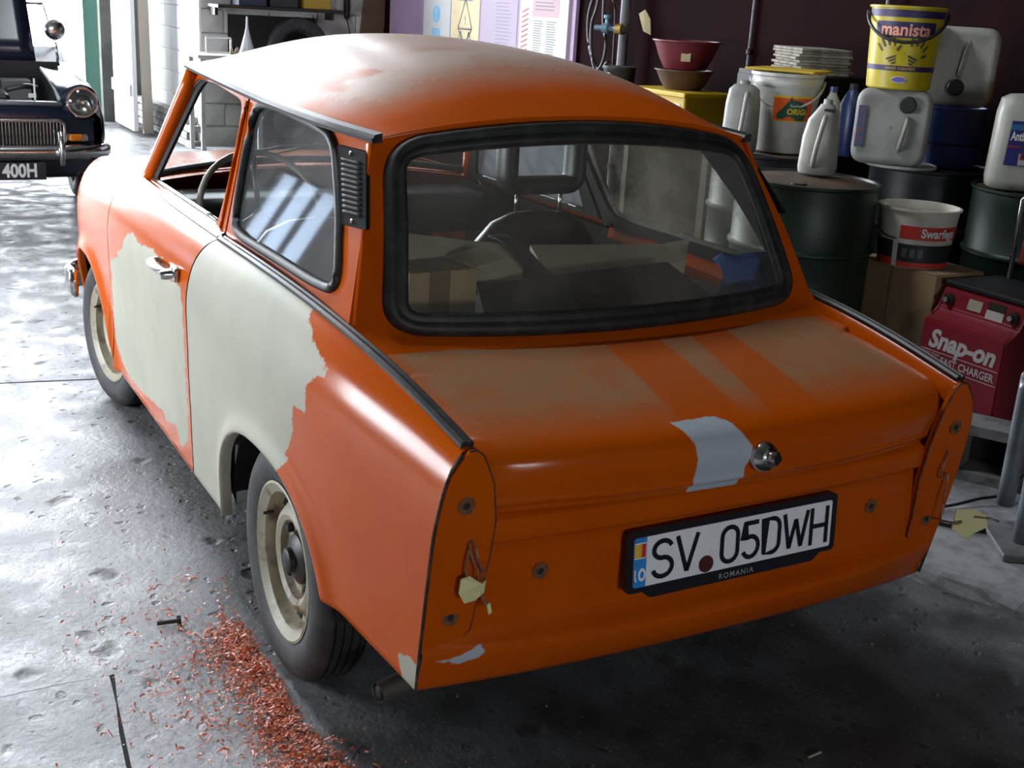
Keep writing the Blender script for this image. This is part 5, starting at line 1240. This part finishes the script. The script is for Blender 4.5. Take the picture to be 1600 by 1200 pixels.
for tri in ([(-.13, -.02), (.13, -.02), (0, .22)], [(-.13, -.03), (.0, -.17), (.13, -.03)], [(-.15, -.17), (-.01, -.17), (-.08, -.05)], [(.15, -.17), (.01, -.17), (.08, -.05)]):
    tube('triangle', [pf(7.22, 1.30)(a, b) for a, b in tri], .005, DBL, p2, 4, closed=True)
text_mesh('lettering', '!', .10, DBL, p2, pf(7.22, 1.34), bold=.002)
plate('title_strip', [(-.13, .0), (.13, .0), (.13, .03), (-.13, .03)], [], pf(7.22, 1.50), pbr('ink_grey', (.25, .25, .25), .7), p2, .0005)
INKG = pbr('ink_light', (.17, .17, .19), .7); PKP = pbr('paper_pink', (.46, .33, .35), .8); RINK = pbr('ink_red', (.42, .10, .12), .7)
p3 = poster('text_poster', 6.30, 6.93, 1.0, 1.75, pbr('paper_lilac', (.38, .32, .40), .8), 'pale lilac sheet of faded print in the middle of the notice board')
p4 = poster('text_poster', 5.56, 6.26, 1.0, 1.75, PAP, 'white sheet of small print with a pink heading, rightmost on the notice board')
plate('pink_heading', [(-.20, .0), (.20, .0), (.20, .25), (-.20, .25)], [], pf(5.86, 1.42), PKP, p4, .0005)
rt = random.Random(5)
for k in range(24):
    z = 1.385-k*.018
    for c in (-.17, .03): plate('text_line', [(c, 0), (c+.15*rt.uniform(.7, 1), 0), (c+.15*rt.uniform(.7, 1), .006), (c, .006)], [], pf(5.86, z, .0202), INKG, p4, .0004)
for k in range(6): plate('text_line', [(-.15, 0), (.16*rt.uniform(.6, 1), 0), (.16*rt.uniform(.6, 1), .007), (-.15, .007)], [], pf(5.86, 1.60-k*.026, .0212), INKG, p4, .0004)
for k in range(10): plate('red_line', [(-.05, 0), (.05, .03), (.05, .042), (-.05, .012)], [], pf(6.17, 1.44-k*.038, .0202), RINK, p4, .0004)
for k in range(18): plate('text_line', [(-.10, 0), (.18*rt.uniform(.5, 1), 0), (.18*rt.uniform(.5, 1), .007), (-.10, .007)], [], pf(6.56, 1.50-k*.028, .0202), pbr('ink_lilac', (.26, .2, .28), .7), p3, .0004)
tag(box('strip', (5.52, YR+.045, 1.45), (.045, .02, 1.1), PAP, bev=.002), 'narrow white strip at the right end of the notice board', 'strip')

# shelf unit on the block wall, cable gear beside it
sh = empty('wall_shelf', (9.0, -2.22, 0), 0, 'dark shelf on the white block wall above the car roof', 'shelf')
box('shelf_board', (0, 0, 1.33), (.38, 1.20, .03), STEELD, sh, bev=.003)
tag(box('back_panel', (9.21, -2.25, .98), (.02, .86, .55), DARK, bev=.003), 'dark panel on the white block wall behind the upper tyre', 'panel')
for y in (-.5, .5): box('bracket', (.1, y+.06*(1 if y > 0 else -1), 1.28), (.18, .03, .07), STEELD, sh, bev=.003)
TY = [(.16, 0), (.19, -.05), (.25, -.065), (.29, -.055), (.30, -.03), (.30, .03), (.29, .055), (.25, .065), (.19, .05), (.16, 0)]
for k, (y, z, l) in enumerate(((-2.32, .58, 'lower black tyre standing on the floor below the storage bench'), (-2.40, .965, 'black tyre under the dark wall shelf, above another tyre'))):
    t = lathe('tyre', TY, TYRE, None, 40, (8.90, y, z if k else .30), 'X'); tag(t, l, 'tyre')
bn = tag(box('storage_bench', (8.99, -2.52, .635), (.34, .90, .05), STEELD, bev=.006), 'dark bench below the wall shelf carrying the upper tyre', 'bench')
t2 = [o for o in bpy.data.objects if o.name == 'tyre' and o.parent is None]
for k, (y, c, l) in enumerate(((-1.95, (.02, .025, .05), 'dark blue box at the left on the wall shelf'), (-2.25, (.02, .02, .022), 'black box in the middle of the wall shelf'), (-2.57, (.35, .22, .02), 'yellow box at the right on the wall shelf'))):
    o = empty('storage_box', (8.98, y, 1.345), 0, l, 'box'); m_ = pbr('storage_%d' % k, c, .6)
    box('box_body', (0, 0, .10), (.28, .26, .20), m_, o, bev=.006); box('box_lid', (0, 0, .21), (.30, .28, .03), m_, o, bev=.004)
gp = empty('grease_gun', (9.18, -2.99, 1.35), 0, 'dark tube hanging on a cord on the wall right of the wall shelf', 'tool')
lathe('barrel', [(0, -.09), (.012, -.09), (.028, -.07), (.032, .0), (.032, .22), (.02, .24), (0, .24)], STEELD, gp, 16); tube('cord', [(0, 0, -.09), (-.005, -.03, -.2), (-.005, -.06, -.42)], .007, HOSE, gp, 6, n=4)
tag(tube('wire', [(9.2, -2.66, 1.75), (9.2, -2.70, 1.4), (9.2, -2.68, 1.15), (9.2, -2.62, .98)], .006, HOSE, None, 6, n=5), 'thin black wire curving down the white wall right of the shelf', 'wire')
tag(box('brown_board', (9.10, -3.19, .85), (.03, .24, 1.7), pbr('brown_timber', (.10, .055, .03), .7), rot=rotm('X', 6), bev=.004), 'brown board leaning in the corner left of the notice board', 'board')
# clutter on a ledge beyond the car roof
cl_ = empty('side_table', (8.75, -1.66, 0), 0, 'pale side table against the block wall beyond the front of the car roof', 'table')
box('table_top', (0, 0, .90), (.5, .62, .03), PW, cl_, bev=.004)
for a in (-.2, .2):
    for b_ in (-.26, .26): box('leg', (a, b_, .44), (.04, .04, .88), PW, cl_, bev=.003)
fr_ = tube('picture_stand', [(8.70, a, .93+b) for a, b in rrect(-1.70, 0, -1.48, .13, .01)], .010, pbr('white_metal2', (.7, .7, .7), .4), None, 6, closed=True)
tag(fr_, 'white rectangular wire stand on the side table', 'stand')
fn = empty('funnel', (8.66, -1.84, .915), 0, 'clear plastic funnel standing tip up on the side table', 'funnel')
lathe('cone', [(.085, 0), (.07, .03), (.03, .17), (.012, .24), (.008, .34), (.005, .34)], pbr('clear_plastic', (.55, .58, .60), .25), fn, 20)
rg = grid('rag', [[V((8.62+.06*i/4-.0+.012*sin(j*2.), -1.755+.07*j/5, .918+.07*abs(sin(i*.9+.4)*cos(j*.7-.6)))) for j in range(6)] for i in range(5)], pbr('rag_tan', (.40, .30, .20), .9), None, thick=.006)
tag(rg, 'crumpled tan rag on the side table left of the funnel', 'rag')

# ------------------------------------------------------------------ scraped-off paint on the floor
FLK = pbr('paint_flake', (.62, .11, .03), .4, col2=(.50, .16, .09), scale=40); FLK2 = pbr('paint_flake_back', (.66, .28, .18), .35)
rf = random.Random(11); vs, fs, fm = [], [], []
CL = []
for k in range(70):
    u = rf.random()**.9; CL.append((.27-.74*u+rf.gauss(0, .05), .712-.015*u+abs(rf.gauss(0, .035+.035*u))+.015*sin(u*11), rf.uniform(.010, .035)))
def in_heap():
    r_ = rf.random()
    if r_ < .66:                                                     # little drifts along the tyre and back from it
        x, y, s_ = CL[int(rf.random()*len(CL))]; return x+rf.gauss(0, s_*1.3), y+rf.gauss(0, s_*.8)
    if r_ < .90: return -.10+rf.gauss(0, .28), .79+rf.gauss(0, .10)
    return rf.uniform(-.8, .6), rf.uniform(.66, 1.12)
for k in range(4200):
    x, y = in_heap()
    if abs(x) < .30 and y < .695: continue
    l = rf.uniform(.005, .014)*(1 if rf.random() < .90 else 2.6); w = rf.uniform(.0018, .0048); a = rf.uniform(0, pi)
    z = .006+abs(rf.gauss(0, .004)); c, s = cos(a)*l/2, sin(a)*l/2; tl = rf.uniform(-.5, .5)*w
    p, q = -sin(a)*w/2, cos(a)*w/2; o = len(vs); b_ = rf.uniform(0, .35)*l
    vs += [(x-c-p, y-s-q, z-tl), (x-p, y-q, z+b_-tl), (x+c-p, y+s-q, z), (x+c+p, y+s+q, z+tl), (x+p, y+q, z+b_+tl), (x-c+p, y-s+q, z)]
    fs += [(o, o+1, o+4, o+5), (o+1, o+2, o+3, o+4)]; m_ = 1 if rf.random() < .3 else 0; fm += [m_, m_]
st_ = obj('paint_scrapings', vs, fs, None, mats=[FLK, FLK2], fm=fm)
st_['kind'] = 'stuff'; tag(st_, 'scatter of orange paint scrapings on the floor beside the rear wheel', 'scrapings')
bt = empty('bolt', (.30, .895, .012), R(-95), 'short rusty bolt lying on the floor beside the paint scrapings', 'bolt')
lathe('shank', [(0, 0), (.0055, 0), (.0055, .05), (0, .05)], STEELD, bt, 10, axis='X'); lathe('head', [(0, 0), (.012, 0), (.012, .009), (0, .009)], STEELD, bt, 6, (.048, 0, .002), 'X', smooth=False)
for x, y, l in ((-.93, -.43, 'tiny pale metal sliver on the dark floor, nearest the right edge'), (-.79, -.26, 'tiny pale metal sliver on the dark floor behind the number plate')):
    tag(box('metal_sliver', (x, y, .007), (.004, .040, .003), pbr('sliver', (.6, .58, .5), .4), rot=rotm('Z', 6), bev=.0005), l, 'sliver')

GROUPS = {'oil_drum': 'oil drums along the maroon wall', 'jerrycan': 'grey jerrycans on the drums', 'jug': 'moulded plastic jugs on the drums', 'bottle': 'bottles on the rusty drum', 'tyre': 'tyres by the block wall',
          'storage_box': 'boxes on the wall shelf', 'hose': 'hoses hanging by the grey pipe', 'safety_poster': 'papers on the notice board', 'warning_poster': 'papers on the notice board', 'text_poster': 'papers on the notice board', 'metal_sliver': 'metal slivers on the floor', 'bowl': 'bowls on the yellow crate', 'cable': 'black cables on the ledge'}
for o in COL.objects:
    if o.parent is None and o.get('category') and o.name.split('.')[0] in GROUPS: o['group'] = GROUPS[o.name.split('.')[0]]
# every painted panel carries its masks (no patch = -1)
for me in bpy.data.meshes:
    if me.materials and me.materials[0] == PAINT:
        for k in ('fill', 'prim'):
            if k not in me.attributes: me.attributes.new(k, 'FLOAT', 'POINT').data.foreach_set('value', [-1.]*len(me.vertices))
